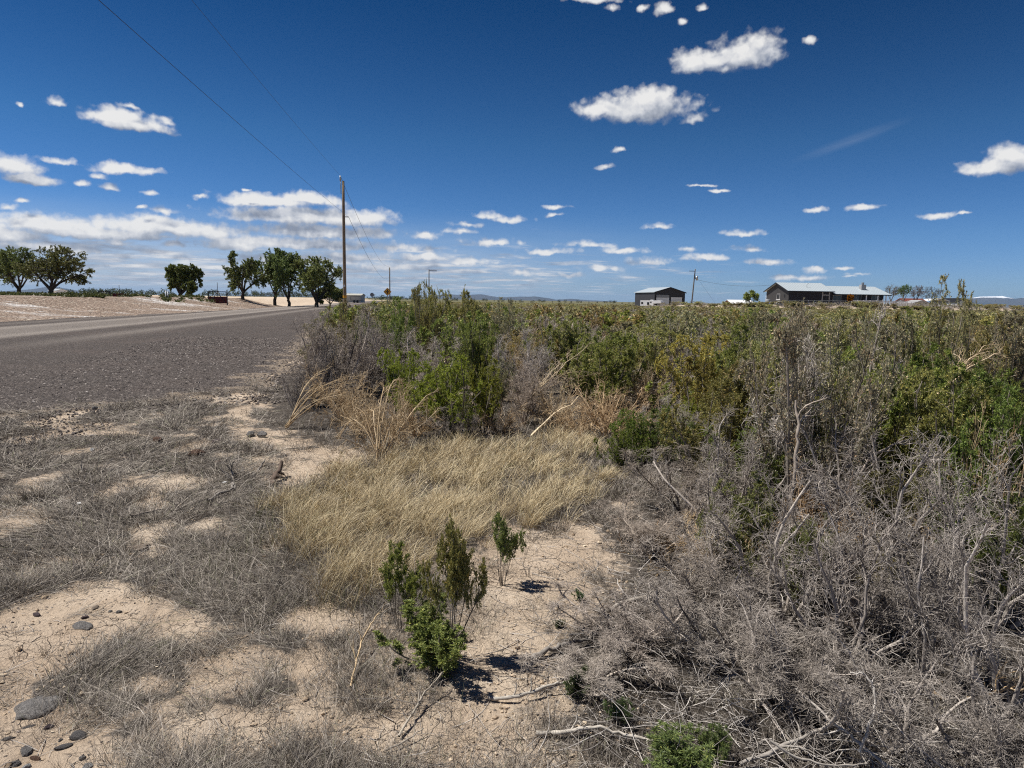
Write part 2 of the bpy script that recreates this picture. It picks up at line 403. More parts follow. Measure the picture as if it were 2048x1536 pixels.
CLOUDS = [  # px, py, half width, half height, softness of the underside
 (1405, 128, 58, 26), (1490, 112, 62, 36), (1535, 100, 34, 32), (1452, 138, 24, 16),
 (1275, 222, 108, 32), (1290, 203, 62, 26), (1392, 241, 32, 13), (1200, 222, 46, 16),
 (1985, 335, 72, 20), (2020, 312, 52, 22),
 (235, 240, 72, 20), (265, 252, 80, 17), (335, 245, 26, 12), (112, 203, 24, 12),
 (30, 335, 58, 22), (60, 362, 56, 13), (120, 322, 34, 9), (235, 340, 60, 13), (290, 345, 40, 9), (198, 354, 20, 9), (162, 367, 16, 9), (225, 377, 25, 9),
 (35, 207, 9, 4), (257, 213, 20, 5), (215, 232, 24, 5), (45, 400, 18, 4), (8, 416, 24, 9), (330, 426, 24, 8), (298, 389, 16, 5), (398, 394, 14, 5), (495, 377, 9, 2.5), (290, 419, 14, 4),
 (540, 404, 88, 13), (610, 400, 64, 15), (600, 435, 130, 17), (700, 440, 82, 17), (655, 466, 126, 14), (585, 488, 160, 12),
 (90, 456, 140, 19), (330, 462, 150, 19), (480, 490, 70, 18), (190, 470, 170, 13), (20, 475, 80, 16), (235, 486, 28, 8), (110, 498, 110, 10), (350, 492, 40, 8),
 (975, 433, 28, 9), (1020, 440, 42, 8), (1310, 455, 33, 8), (1478, 468, 40, 8), (1505, 499, 38, 7), (980, 488, 58, 9), (1100, 506, 58, 8), (1175, 491, 48, 8), (1240, 503, 50, 8), (1376, 498, 24, 6), (1415, 518, 60, 9), (1300, 524, 50, 8), (1540, 525, 46, 8),
 (1725, 413, 30, 5), (1870, 428, 48, 5), (1930, 426, 16, 3), (1630, 419, 24, 5), (1108, 413, 26, 4), (1104, 429, 16, 4), (852, 473, 28, 6), (915, 464, 32, 6), (930, 450, 28, 5), (1237, 299, 14, 5), (1210, 333, 20, 5), (1435, 381, 22, 3), (1400, 372, 24, 2.5), (1622, 80, 18, 7),
 (1195, 2, 60, 9), (1227, 16, 20, 10), (1325, 22, 18, 18), (1405, 18, 14, 9), (1366, 43, 10, 6), (1290, 14, 10, 7),
 (930, 525, 70, 9), (850, 515, 60, 10), (1140, 548, 26, 5), (1050, 545, 50, 7), (1200, 536, 40, 7), (1690, 535, 25, 4), (1715, 548, 26, 4), (1630, 540, 20, 6), (1595, 556, 60, 5), (1700, 552, 18, 3),
 (700, 512, 100, 9), (800, 498, 80, 9), (780, 535, 110, 9), (600, 520, 110, 10)]

def cloud_ell(c):
    px, py, hw, hh = c
    d0 = ray(px, py); az = math.atan2(d0[0], d0[1]); el = math.asin(d0[2])
    dx = ray(px + 1, py); daz = math.atan2(dx[0], dx[1]) - az
    dy = ray(px, py - 1); del_ = math.asin(dy[2]) - el
    k = 1.42 if hh > 9 else 1.7
    return az, el, hw * k * daz, hh * k * 1.12 * del_

def cloud_group(i, clouds, rows):
    """cloud density over one part of the sky, as a function of azimuth and elevation"""
    g = bpy.data.node_groups.new('cloud_density', 'ShaderNodeTree')
    g.interface.new_socket('p', in_out='INPUT', socket_type='NodeSocketVector')
    g.interface.new_socket('d', in_out='OUTPUT', socket_type='NodeSocketFloat')
    q = N(g); gi = q.n.new('NodeGroupInput'); go = q.n.new('NodeGroupOutput'); p0 = gi.outputs[0]
    w1 = q.vmath('SUBTRACT', q.noise(p0, 14, 2, .5)[1], (.5, .5, .5)); w2 = q.vmath('SUBTRACT', q.noise(p0, 55, 4, .62)[1], (.5, .5, .5))
    p = q.vmath('ADD', p0, q.vmath('MULTIPLY', w1, (.030, .012, 0)))
    p = q.vmath('ADD', p, q.vmath('MULTIPLY', w2, (.014, .009, 0)))
    best = None
    for c in clouds:
        az, el, a, b = cloud_ell(c)
        v = q.vmath('MULTIPLY', q.vmath('SUBTRACT', p, (az, el, 0)), (1 / a, 1 / b, 0))
        if c[3] > 7: v = q.vmath('MAXIMUM', v, q.vmath('MULTIPLY', v, (-1, -1.75, 0)))
        l = q.vmath('LENGTH', v)
        if c[2] >= 80 and c[1] > 380: l = q.math('MULTIPLY', l, .86)
        if c[2] < 42 or c[3] <= 9: l = q.math('MULTIPLY_ADD', l, .80, .34)
        best = l if best is None else q.math('SMOOTH_MIN', best, l, .18)
    f1 = q.noise(p0, 70, 5, .55)[0]
    D = None
    if best is not None:
        f3 = q.noise(p0, 34, 3, .6)[0]
        vb = q.new('ShaderNodeTexVoronoi', {'Vector': q.vmath('MULTIPLY', p, (1, 1.5, 0)), 'Scale': 62, 'Smoothness': .35}, feature='SMOOTH_F1', voronoi_dimensions='2D').outputs['Distance']
        D = q.math('MULTIPLY_ADD', q.math('SUBTRACT', f1, .51), 1.0, q.math('MULTIPLY_ADD', q.math('MULTIPLY_ADD', vb, -.32, q.math('SUBTRACT', f3, .37)), 1.4, q.math('MULTIPLY', q.math('SUBTRACT', .95, best), 1.7)))
    if rows:                                        # low sheets and rows towards the horizon, laid on a flat layer
        sx = q.new('ShaderNodeSeparateXYZ', {0: p0}); A, E_ = sx.outputs[0], sx.outputs[1]
        z = q.math('ADD', q.math('MAXIMUM', E_, 0.0), .045)
        P = q.new('ShaderNodeCombineXYZ', {0: q.math('DIVIDE', q.math('SINE', A), z), 1: q.math('DIVIDE', q.math('COSINE', A), z)}).outputs[0]
        f2 = q.noise(P, 1.15, 5, .62, .2)[0]
        lowband = q.sm(E_, .105, .045)
        cov = q.math('MULTIPLY', lowband, q.math('MULTIPLY', q.sm(A, .46, -.25), .225))
        cov = q.math('ADD', cov, q.math('MULTIPLY', q.math('MULTIPLY', q.sm(A, .50, .30), lowband), .10))
        D2 = q.math('MULTIPLY', q.math('SUBTRACT', q.math('ADD', f2, cov), .66), 3.2)
        D = D2 if D is None else q.math('MAXIMUM', D, D2)
    if D is None: D = q.math('MULTIPLY', f1, 0.0)
    q.l.new(D, go.inputs[0]); return g

def build_world():
    w = bpy.data.worlds.new('World'); SC.world = w; w.use_nodes = True
    t = w.node_tree; t.nodes.clear(); n = N(t)
    dirv = n.new('ShaderNodeTexCoord').outputs['Generated']
    s = n.new('ShaderNodeSeparateXYZ', {0: dirv})
    az = n.math('ARCTAN2', s.outputs[0], s.outputs[1]); el = n.math('ARCSINE', s.outputs[2])
    pv = n.new('ShaderNodeCombineXYZ', {0: az, 1: el}).outputs[0]
    sky = n.new('ShaderNodeTexSky', sky_type='NISHITA', sun_disc=False, sun_elevation=sun_el, sun_rotation=sun_az, altitude=SKY_P['alt'], air_density=SKY_P['air'], dust_density=SKY_P['dust'], ozone_density=SKY_P['ozone'])
    skc = n.new('ShaderNodeGamma', {0: n.vmath('SCALE', sky.outputs[0], scale=SKY_PRE), 1: SKY_GAMMA}).outputs[0]
    skc = n.vmath('MULTIPLY', skc, tuple(c / SKY_PRE for c in SKY_MUL))
    # the sky deepens upward more than the model gives on this very clear day
    skc = n.mix(1.0, skc, n.ramp(n.math('DIVIDE', el, 1.571), [(0, (.9, .93, 1.28)), (.025, (1.03, .99, 1.28)), (.056, (1.07, 1.07, 1.2)), (.137, (.80, 1.07, 1.04)), (.247, (.235, .72, .79)), (.5, (.2, .62, .75))]), 'MULTIPLY')
    def leaf(i, clouds, rows, low):
        g = cloud_group(i, clouds, rows)
        def D(off):
            nd = n.n.new('ShaderNodeGroup'); nd.node_tree = g
            n.l.new(n.vmath('ADD', pv, off) if off else pv, nd.inputs[0]); return nd.outputs[0]
        d0 = D(None); d1 = D((-.008, .017, 0))
        alpha = n.math('MULTIPLY', n.sm(d0, .0, .95), n.sm(el, .0, .02))
        lit = n.math('MULTIPLY_ADD', n.math('SUBTRACT', d0, d1), .62, .47)
        lit = n.math('SUBTRACT', lit, n.math('MULTIPLY', n.sm(d0, .2, 1.6), .13), clamp=True)
        cc = n.ramp(lit, [(0.0, (.20, .225, .28)), (.35, (.32, .345, .395)), (.6, (.465, .48, .515)), (1, (.66, .655, .645))])
        cc = n.vmath('SCALE', cc, scale=1 / SKY_STRENGTH)
        sk = skc
        if low:                                     # thin veil of high cloud low on the left
            vn = n.noise(n.vmath('MULTIPLY', pv, (9, 60, 0)), 1.0, 4, .6)[0]
            veil = n.math('MULTIPLY', n.math('MULTIPLY', n.sm(el, .13, .025), n.sm(az, .42, -.35)), n.math('MULTIPLY_ADD', vn, .9, .1))
            sk = n.mix(n.math('MULTIPLY', veil, .95), sk, (4.7, 5.2, 5.8))
        else:                                       # a wisp of cirrus
            cw = n.vmath('SUBTRACT', pv, (math.atan2(*ray(1700, 282)[:2]), math.asin(ray(1700, 282)[2]), 0))
            rot = n.new('ShaderNodeVectorRotate', {0: cw, 3: rad(-17)}, rotation_type='Z_AXIS').outputs[0]
            wl = n.vmath('LENGTH', n.vmath('MULTIPLY', rot, (12, 110, 0)))
            wisp = n.math('MULTIPLY', n.sm(wl, 1, 0), n.math('MULTIPLY', n.noise(n.vmath('MULTIPLY', rot, (10, 130, 0)), 1.5, 4, .7)[0], .17))
            sk = n.mix(wisp, sk, (4.0, 4.5, 5.2))
        col = n.mix(n.math('MULTIPLY', alpha, .97), sk, cc)
        return n.new('ShaderNodeBackground', {0: col, 1: SKY_STRENGTH}).outputs[0]
    cur = n.new('ShaderNodeBackground', {0: skc, 1: SKY_STRENGTH}).outputs[0]
    eb = math.asin(ray(1024, 388)[2])
    azs = [-.95, -.43, -.14, .15, .42, .95]; i = 0
    for k in range(5):
        a0, a1 = azs[k], azs[k + 1]
        insec = n.math('MULTIPLY', n.math('GREATER_THAN', az, a0), n.math('LESS_THAN', az, a1))
        for low in (True, False):
            e0, e1 = (-.02, eb) if low else (eb, .75)
            cl = []
            for c in CLOUDS:
                A, E_, a, b = cloud_ell(c)
                if A + 1.4 * a + .03 > a0 and A - 1.4 * a - .03 < a1 and E_ + 1.5 * b + .015 > e0 and E_ - 1.5 * b - .015 < e1: cl.append(c)
            fac = n.math('MULTIPLY', insec, n.math('MULTIPLY', n.math('GREATER_THAN', el, e0), n.math('LESS_THAN', el, e1)))
            cur = n.new('ShaderNodeMixShader', {0: fac, 1: cur, 2: leaf(i, cl, low, low)}).outputs[0]; i += 1
    n.new('ShaderNodeOutputWorld', {0: cur})
SKY_P = dict(alt=1400, air=1.0, dust=0.2, ozone=4.0)
SKY_STRENGTH = 0.10; SKY_PRE = 0.1; SKY_GAMMA = 1.5; SKY_MUL = (.42, .555, .655)
build_world()

cd = bpy.data.cameras.new('camera'); co = bpy.data.objects.new('camera', cd); COL.objects.link(co)
cd.sensor_width = 36; cd.lens = 36 * F / 2048; cd.clip_start = 0.05; cd.clip_end = 90000
co.matrix_world = Matrix.Translation(EYE) @ CAM_M.to_4x4(); SC.camera = co
vs = SC.view_settings; vs.view_transform = 'Standard'; vs.look = 'None'; vs.gamma = 1; vs.exposure = 0.38
SC.render.engine = 'CYCLES'; cy = SC.cycles
cy.max_bounces = 5; cy.diffuse_bounces = 3; cy.glossy_bounces = 2; cy.transmission_bounces = 4; cy.transparent_max_bounces = 6; cy.volume_bounces = 0
cy.use_denoising = False; cy.use_adaptive_sampling = False; cy.filter_width = 1.15; cy.caustics_reflective = False; cy.caustics_refractive = False
w_ = SC.world.cycles; w_.sampling_method = 'MANUAL'; w_.sample_map_resolution = 512
# ------------------------------------------------------------------ where things grow (read off the photograph, laid on the ground)
def E(px, py, list_):
    """largest membership of ground points (by their place in the photograph) in a list of ellipses"""
    m = np.zeros(len(px))
    for (cx, cy, rx, ry) in list_:
        m = np.maximum(m, 1.6 - np.sqrt(((px - cx) / rx) ** 2 + ((py - cy) / ry) ** 2))
    return np.clip(m / 0.6 - 0.4, 0, 1)
BARE = [(440, 1330, 80, 75), (395, 1300, 50, 45), (190, 1235, 150, 38), (330, 1245, 80, 35), (420, 1490, 120, 55), (70, 1470, 130, 80), (180, 1520, 120, 40), (1090, 1200, 130, 60), (1040, 1270, 110, 75),
        (1000, 1430, 110, 55), (930, 1500, 140, 40), (330, 968, 100, 22), (480, 842, 26, 55), (560, 880, 90, 26), (640, 920, 130, 26), (330, 1180, 25, 12), (430, 1060, 55, 25), (300, 1010, 40, 18), (20, 1030, 60, 22),
        (190, 1190, 60, 25), (540, 970, 30, 18), (220, 860, 60, 10), (150, 905, 60, 9), (270, 985, 60, 14), (590, 760, 30, 25), (640, 1240, 90, 28), (720, 1190, 60, 20), (1150, 1080, 60, 30), (300, 1365, 70, 22), (1150, 1140, 90, 40), (560, 815, 50, 14)]
STRAW = [(1010, 950, 185, 48), (1120, 915, 70, 30), (820, 995, 200, 56), (660, 1030, 110, 45), (700, 1085, 120, 60), (1050, 1000, 110, 45), (640, 1120, 70, 40), (760, 1150, 70, 42), (860, 1060, 110, 60), (1000, 960, 200, 50), (690, 1170, 55, 40)]
BRUSH = [(1700, 1300, 520, 330), (1900, 1000, 600, 200), (1350, 1080, 130, 70), (1250, 1330, 150, 90), (1330, 1450, 170, 110), (680, 800, 130, 70), (900, 860, 140, 40), (1150, 830, 160, 40)]
MAT = [(200, 855, 330, 85), (130, 1000, 260, 120), (100, 1130, 220, 60), (380, 900, 140, 60), (420, 1050, 160, 50), (250, 1330, 170, 45), (330, 1400, 90, 35), (620, 1400, 180, 130), (290, 1500, 90, 40)]
LUSH = [(560, 1150, 110, 70), (470, 1190, 110, 60), (420, 1130, 80, 40), (540, 1060, 60, 60), (640, 1210, 120, 40), (800, 1200, 90, 30)]

def density(x, y):
    P = np.stack([x, y, np.zeros_like(x)], 1); q = proj(P); px, py = q[:, 0], q[:, 1]
    ok = y > 0.8
    bare = np.where(ok, E(px, py, BARE), 0); straw = np.where(ok, E(px, py, STRAW), 0); brush = np.where(ok, E(px, py, BRUSH), 0); lush = np.where(ok, E(px, py, LUSH), 0); mat_ = np.where(ok, E(px, py, MAT), 0)
    L = lat(x, y); off = sstep(-2.3, 0.3, L - road_right(y) + .9 * (fbm(x * .8, y * .8, 3) - .5)) ** 1.6          # off the gravel
    nz = fbm(x * 2.1 + 3, y * 2.1, 4); nz2 = fbm(x * 6 + 30, y * 6, 3)
    grey = np.clip((nz - .40) * 4.5 + .34 + lush * .7 + mat_ * .27 + (nz2 - .5) * .8, 0, 1) * (1 - bare * np.clip(1.35 - 1.2 * nz2, .5, 1)) * off
    rightish = sstep(560, 760, px) * sstep(1000, 1150, py)
    grey = grey * (1 - .55 * rightish * (1 - lush))
    straw = straw * (.6 + .6 * nz2)
    return dict(grey=np.clip(grey * (1 - .5 * np.clip(straw * 1.2, 0, 1)), 0, 1), straw=np.clip(straw * 1.25, 0, 1), brush=brush, bare=bare, lush=lush, off=off, px=px, py=py)

# ------------------------------------------------------------------ ground sheet
def grow_axis(start, step, ratio, end):
    out = [start]; s = step
    while out[-1] < end: s *= ratio; out.append(out[-1] + s)
    return out
ys = [-v for v in grow_axis(3, .5, 1.5, 200)][::-1][:-1] + list(np.arange(-3, 1.4, .3)) + list(np.arange(1.5, 11, .04)) + grow_axis(11, .045, 1.018, 40000)
xp = list(np.arange(0, 6.5, .045)) + grow_axis(6.5, .05, 1.045, 40000)
xs = [-v for v in xp[::-1][:-1]] + xp
ys = np.array(ys); xs = np.array(xs)
GX, GY = np.meshgrid(xs, ys); gx, gy = GX.ravel(), GY.ravel()
gzv = terrain(gx, gy)
dn = density(gx, gy)
near = sstep(16, 9, np.hypot(gx, gy))
gzv = gzv + near * dn['off'] * (0.022 * dn['grey'] + 0.018 * (fbm(gx * 9, gy * 9, 3) - .5) + .03 * dn['straw'])
Lg = lat(gx, gy)
inroad = sstep(-.15, -.75, Lg - road_right(gy)) * sstep(.15, .9, Lg - road_left(gy)) * (gy < 400) * (gy > -9)
inlot = sstep(.0, -.8, Lg - road_left(gy)) * sstep(-75, -74, Lg) * (gy < 118) * (gy > 8)
gzv = gzv - .09 * np.maximum(inroad, inlot)
brushy = sstep(-1.0, .6, Lg - road_right(gy)) * sstep(9, 14, gy)
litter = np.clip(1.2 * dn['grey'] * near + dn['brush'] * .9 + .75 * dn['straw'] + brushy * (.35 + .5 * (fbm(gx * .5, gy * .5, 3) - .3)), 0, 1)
far = sstep(90, 240, gy) * (1 - sstep(.2, -1, (Lg + 4))) * (1 - sstep(1.3, .9, ((gx - 75) / 42) ** 2 + ((gy - 160) / 22) ** 2)) + sstep(300, 700, gy)
far = np.clip(far, 0, 1)
ny, nx = GX.shape
idx = np.arange(ny * nx).reshape(ny, nx)
quads = np.stack([idx[:-1, :-1], idx[:-1, 1:], idx[1:, 1:], idx[1:, :-1]], -1).reshape(-1, 4)
structure('ground', np_mesh('ground', np.stack([gx, gy, gzv], 1), [quads], M['ground'], smooth=True, attr={'litter': litter, 'far': far, 'duff_shade': np.clip(dn['brush'] + .6 * brushy, 0, 1)}))

def strip(name, mat, y_arr, lfun, rfun, nL, lift, trackf=None, jit=0.0):
    y = np.asarray(y_arr)[:, None]; t = np.linspace(0, 1, nL)[None, :]
    t = np.where(t < .5, 2 * t * t, 1 - 2 * (1 - t) ** 2) * .25 + t * .75
    l = lfun(y_arr)[:, None]; r = rfun(y_arr)[:, None]
    L = l + (r - l) * t; X = L - RS * y; Y = np.broadcast_to(y, X.shape)
    Z = terrain(X.ravel(), Y.ravel()).reshape(X.shape) + lift
    e = np.minimum(sstep(0, .5, L - l), sstep(0, .5, r - L)); Z = Z - (1 - e) * (lift + .035)
    Z = Z + .012 * (fbm(X.ravel() * 4, Y.ravel() * 4, 3).reshape(X.shape) - .5)
    tr = np.zeros(X.size) if trackf is None else trackf(L.ravel(), Y.ravel())
    i = np.arange(X.size).reshape(X.shape)
    q = np.stack([i[:-1, :-1], i[:-1, 1:], i[1:, 1:], i[1:, :-1]], -1).reshape(-1, 4)
    return structure(name, np_mesh(name, np.stack([X.ravel(), Y.ravel(), Z.ravel()], 1), [q], mat, smooth=True, attr={'track': tr, 'edge': np.clip((r - L) / 2.1, 0, 1).ravel() * .9}))
ry = np.array(list(np.arange(-8, 6, .6)) + list(np.arange(6, 30, .12)) + grow_axis(30, .13, 1.03, 395))
def trackf(L, Y):
    a = .62 * sstep(-18.6, -17.6, L) * sstep(-13.2, -14.4, L) + .5 * np.exp(-((L + 17.6) / .55) ** 2) + .5 * np.exp(-((L + 14.2) / .5) ** 2) + .55 * np.exp(-((L + 11.2) / .7) ** 2) * sstep(14, 30, Y) + .35 * np.exp(-((L + 19.8) / .6) ** 2)
    return np.clip(a, 0, 1)
strip('road', M['road'], ry, road_left, lambda y: road_right(y) + .1, 150, .012, trackf)
ly = np.array(list(np.arange(9, 60, .3)) + grow_axis(60, .3, 1.02, 116))
strip('gravel_lot', M['lot'], ly, lambda y: np.full(len(y), -74.0), lambda y: road_left(y) + .25, 120, .03)
# ------------------------------------------------------------------ plants: generators
def grow(rng, P, R, n, t0, t1, length, K, ang, up=0.0, wob=0.15, grav=0.0, rmax=.01, taper=.35, shrink=.45):
    """n side branches on every parent polyline P (N,Kp,3)"""
    Np, Kp, _ = P.shape
    idx = np.repeat(np.arange(Np), n); m = len(idx)
    t = t0 + (t1 - t0) * ((np.tile(np.arange(n), Np) + rng.random(m)) / n)
    f = np.clip(t, 0, .9999) * (Kp - 1); i = f.astype(int); fr = (f - i)[:, None]
    base = P[idx, i] * (1 - fr) + P[idx, i + 1] * fr
    tan = unit(P[idx, i + 1] - P[idx, i])
    perp = unit(np.cross(tan, unit(rng.normal(size=(m, 3)))))
    a = (ang * rng.uniform(.6, 1.35, m))[:, None]
    d = unit(tan * np.cos(a) + perp * np.sin(a) + np.array([0, 0, up]))
    L = (length * rng.uniform(.5, 1.25, m) * (1 - shrink * t))[:, None] / (K - 1)
    out = np.empty((m, K, 3)); out[:, 0] = base
    for k in range(1, K):
        d = unit(d + wob * rng.normal(size=(m, 3)) + np.array([0, 0, grav]))
        out[:, k] = out[:, k - 1] + d * L
    rp = (R[idx, i] * (1 - fr[:, 0]) + R[idx, i + 1] * fr[:, 0]) * .75
    r0 = np.minimum(rp, rmax * rng.uniform(.7, 1.2, m))
    return out, r0[:, None] * np.linspace(1, taper, K)[None, :]

def trunk_set(rng, n, K, h, tilt0, tilt1, base_r, r0, wob=.12, grav=.05, taper=.3):
    a = (np.arange(n) * 2.39996 + rng.uniform(-.5, .5, n)); tl = np.radians(rng.uniform(tilt0, tilt1, n))
    d = np.stack([np.sin(tl) * np.cos(a), np.sin(tl) * np.sin(a), np.cos(tl)], 1)
    rr = base_r * np.sqrt(rng.random(n))
    p = np.stack([rr * np.cos(a), rr * np.sin(a), np.full(n, -.03)], 1)
    L = (h * rng.uniform(.7, 1.1, n) / np.maximum(np.cos(tl), .55))[:, None] / (K - 1)
    out = np.empty((n, K, 3)); out[:, 0] = p
    for k in range(1, K):
        d = unit(d + wob * rng.normal(size=(n, 3)) + np.array([0, 0, grav]))
        out[:, k] = out[:, k - 1] + d * L
    return out, (r0 * rng.uniform(.65, 1.2, n))[:, None] * np.linspace(1, taper, K)[None, :]

def leaves_on(rng, P, m, l, w, spread=.8, up=.25, t0=.1):
    """m narrow pointed leaves on every twig: verts, quads"""
    Np, Kp, _ = P.shape; idx = np.repeat(np.arange(Np), m); n = len(idx)
    t = rng.uniform(t0, 1.0, n); f = np.clip(t, 0, .9999) * (Kp - 1); i = f.astype(int); fr = (f - i)[:, None]
    b = P[idx, i] * (1 - fr) + P[idx, i + 1] * fr
    tan = unit(P[idx, i + 1] - P[idx, i])
    d = unit(tan * .55 + spread * rng.normal(size=(n, 3)) * .7 + np.array([0, 0, up]))
    s = unit(np.cross(d, rng.normal(size=(n, 3))))
    ll = (l * rng.uniform(.6, 1.3, n))[:, None]; ww = (w * rng.uniform(.7, 1.3, n))[:, None]
    mid = b + d * ll * .45 + np.array([0, 0, 1]) * ll * .04
    V = np.stack([b, mid + s * ww * .5, b + d * ll, mid - s * ww * .5], 1).reshape(-1, 3)
    return V, np.arange(len(V)).reshape(-1, 4)

def fit(parts, h, w):
    """scale factor that brings stems to height h, spread w"""
    P = np.concatenate([p.reshape(-1, 3) for p in parts])
    z = np.percentile(P[:, 2], 98.5); r = np.percentile(np.hypot(P[:, 0], P[:, 1]), 95)
    return np.array([w / (2 * r), w / (2 * r), h / z])

def dome(levels, h, w, k=.35):
    """draw stray shoots in so that the bush keeps an uneven dome"""
    c = np.array([0, 0, .38 * h]); r = np.array([w / 2, w / 2, .62 * h]); out = []
    for P, R in levels:
        q = (P - c) / r; m = np.linalg.norm(q, axis=2, keepdims=True); m2 = np.where(m > 1, 1 + (m - 1) * k, m)
        P2 = c + q / np.maximum(m, 1e-6) * m2 * r; P2[:, :, 2] = np.where(P[:, :, 2] < .1 * h, P[:, :, 2], P2[:, :, 2]); out.append((P2, R))
    z = h / np.percentile(np.concatenate([p[:, :, 2].ravel() for p, _ in out]), 98.8)
    return [(p * [1, 1, z], R) for p, R in out]

def stems_mesh(name, levels, sides, mat):
    ps = []
    for (P, R), s in zip(levels, sides):
        if s: ps.append(tubes(P, R, s))
    V, Fq = join_arrays(ps); return np_mesh(name, V, [Fq], mat, smooth=True)

def green_bush(seed, n_main=11, n2=7, n3=6, nl=15, leaf=(.026, .0045), h=1.0, w=1.0, tilt=(4, 48), stem_mat=None, bare=.0, n4=0, up=.03, dk=.35, a1=56):
    rng = np.random.default_rng(seed)
    P0, R0 = trunk_set(rng, n_main, 8, 1.0, *tilt, .07, .011, wob=.16, grav=.05)
    P1, R1 = grow(rng, P0, R0, n2, .28 + bare, 1.0, .34, 6, rad(a1), up, .2, .02, .006)
    P2, R2 = grow(rng, P1, R1, n3, .15, 1.0, .17, 5, rad(a1 + 10), up, .22, .0, .0028)
    s = fit([P0, P1, P2], h, w)
    P0, P1, P2 = [p for p, _ in dome([(P0 * s, R0), (P1 * s, R1), (P2 * s, R2)], h, w, dk)]
    tw = P2
    lv = leaves_on(rng, P2, nl, leaf[0], leaf[1])
    lv2 = leaves_on(rng, P1, nl, leaf[0], leaf[1], t0=.45)
    return [(P0, R0), (P1, R1), (P2, R2)], join_arrays([lv, lv2])

def dead_bush(seed, n_main=9, n2=9, n3=8, n4=5, h=1.0, w=1.0, tilt=(8, 60), r0=.013, wob=.2, fine=.0011, up=.10):
    rng = np.random.default_rng(seed)
    P0, R0 = trunk_set(rng, n_main, 8, 1.0, *tilt, .08, r0, wob=wob * .9, grav=.06)
    P1, R1 = grow(rng, P0, R0, n2, .2, 1.0, .42, 7, rad(45), up, wob, .02, .0055)
    P2, R2 = grow(rng, P1, R1, n3, .15, 1.0, .20, 5, rad(52), up, wob, .02, .0026)
    lev = [(P0, R0), (P1, R1), (P2, R2)]
    s = fit([P0, P1, P2], h, w); lev = dome([(P * s, R) for P, R in lev], h, w, .4)
    if n4:
        P3, R3 = grow(rng, lev[2][0], R2, n4, .1, 1.0, .085, 4, rad(55), up * .5, wob, 0, fine * 1.4, .6); lev.append((P3, np.maximum(R3, fine * .75)))
    return lev

def tumbleweed(seed, n_main=22, n2=11, n3=6, h=.7, w=1.0, arch=-.13):
    rng = np.random.default_rng(seed)
    P0, R0 = trunk_set(rng, n_main, 10, 1.0, 20, 78, .05, .006, wob=.10, grav=0.0, taper=.4)
    # arch the stems over
    P1, R1 = grow(rng, P0, R0, n2, .12, 1.0, .50, 8, rad(36), .05, .15, arch * .35, .0032, .5)
    P2, R2 = grow(rng, P1, R1, n3, .15, 1.0, .24, 6, rad(40), 0, .2, arch * .4, .0024, .6)
    s = fit([P0, P1, P2], h, w); return [(P * s, np.maximum(R, .0015)) for P, R in [(P0, R0), (P1, R1), (P2, R2)]]

# ---- mesh libraries (shared by copies)
LIB = {}
def lib(key, fn):
    if key not in LIB: LIB[key] = fn()
    return LIB[key]
def green_meshes(key, **kw):
    def f():
        lev, (V, Q) = green_bush(**kw)
        return dict(stems=stems_mesh('greasewood_stems', lev, (5, 4, 3), M['stem']), foliage=np_mesh('greasewood_foliage', V, [Q], M['leaf']))
    return lib(key, f)
def dead_meshes(key, mat='twig_grey', **kw):
    def f():
        lev = dead_bush(**kw); k = len(lev[:2])
        return dict(stems=stems_mesh('dead_stems', lev[:2], (6, 4), M[mat]), twigs=stems_mesh('dead_twigs', lev[2:], (3, 3), M[mat]))
    return lib(key, f)
def weed_meshes(key, **kw):
    def f():
        lev = tumbleweed(**kw)
        return dict(stems=stems_mesh('dry_stems', lev[:1], (5,), M['twig_tan']), twigs=stems_mesh('dry_twigs', lev[1:], (4, 3), M['twig_tan']))
    return lib(key, f)
def single_mesh(key, fn):                      # a whole far-off plant in one mesh, two materials
    return lib(key, fn)
def far_green(seed):
    lev, (V, Q) = green_bush(seed, n_main=11, n2=5, n3=3, nl=8, leaf=(.085, .034), h=1, w=1.15, tilt=(3, 60))
    v1, f1 = join_arrays([tubes(P, R * 1.3, 3) for P, R in lev[:2]])
    return np_mesh('greasewood_far', np.concatenate([v1, V]), [np.concatenate([f1, Q + len(v1)])], [M['stem'], M['leaf']], mat_idx=[0] * len(f1) + [1] * len(Q))
def far_dead(seed):
    lev = dead_bush(seed, n_main=9, n2=7, n3=6, n4=0, h=1, w=1.25)
    v1, f1 = join_arrays([tubes(P, np.maximum(R * 1.2, .0035), 3) for P, R in lev])
    return np_mesh('dead_bush_far', v1, [f1], M['twig_grey'])

def plant(name, parts, loc, sc, rz, label, cat, group=None, tints=None):
    """a plant: an Empty at its foot with its parts; parts = {part_name: mesh}"""
    e = empty(name, loc, rz); tag(e, label, cat, group)
    for k, me in parts.items():
        o = obj(k, me, e); o.scale = sc
        o.color = (*((tints or {}).get(k, (1, 1, 1))), 1)
    return e
def foot(px, py): p = gpt(px, py); return float(p[0]), float(p[1])

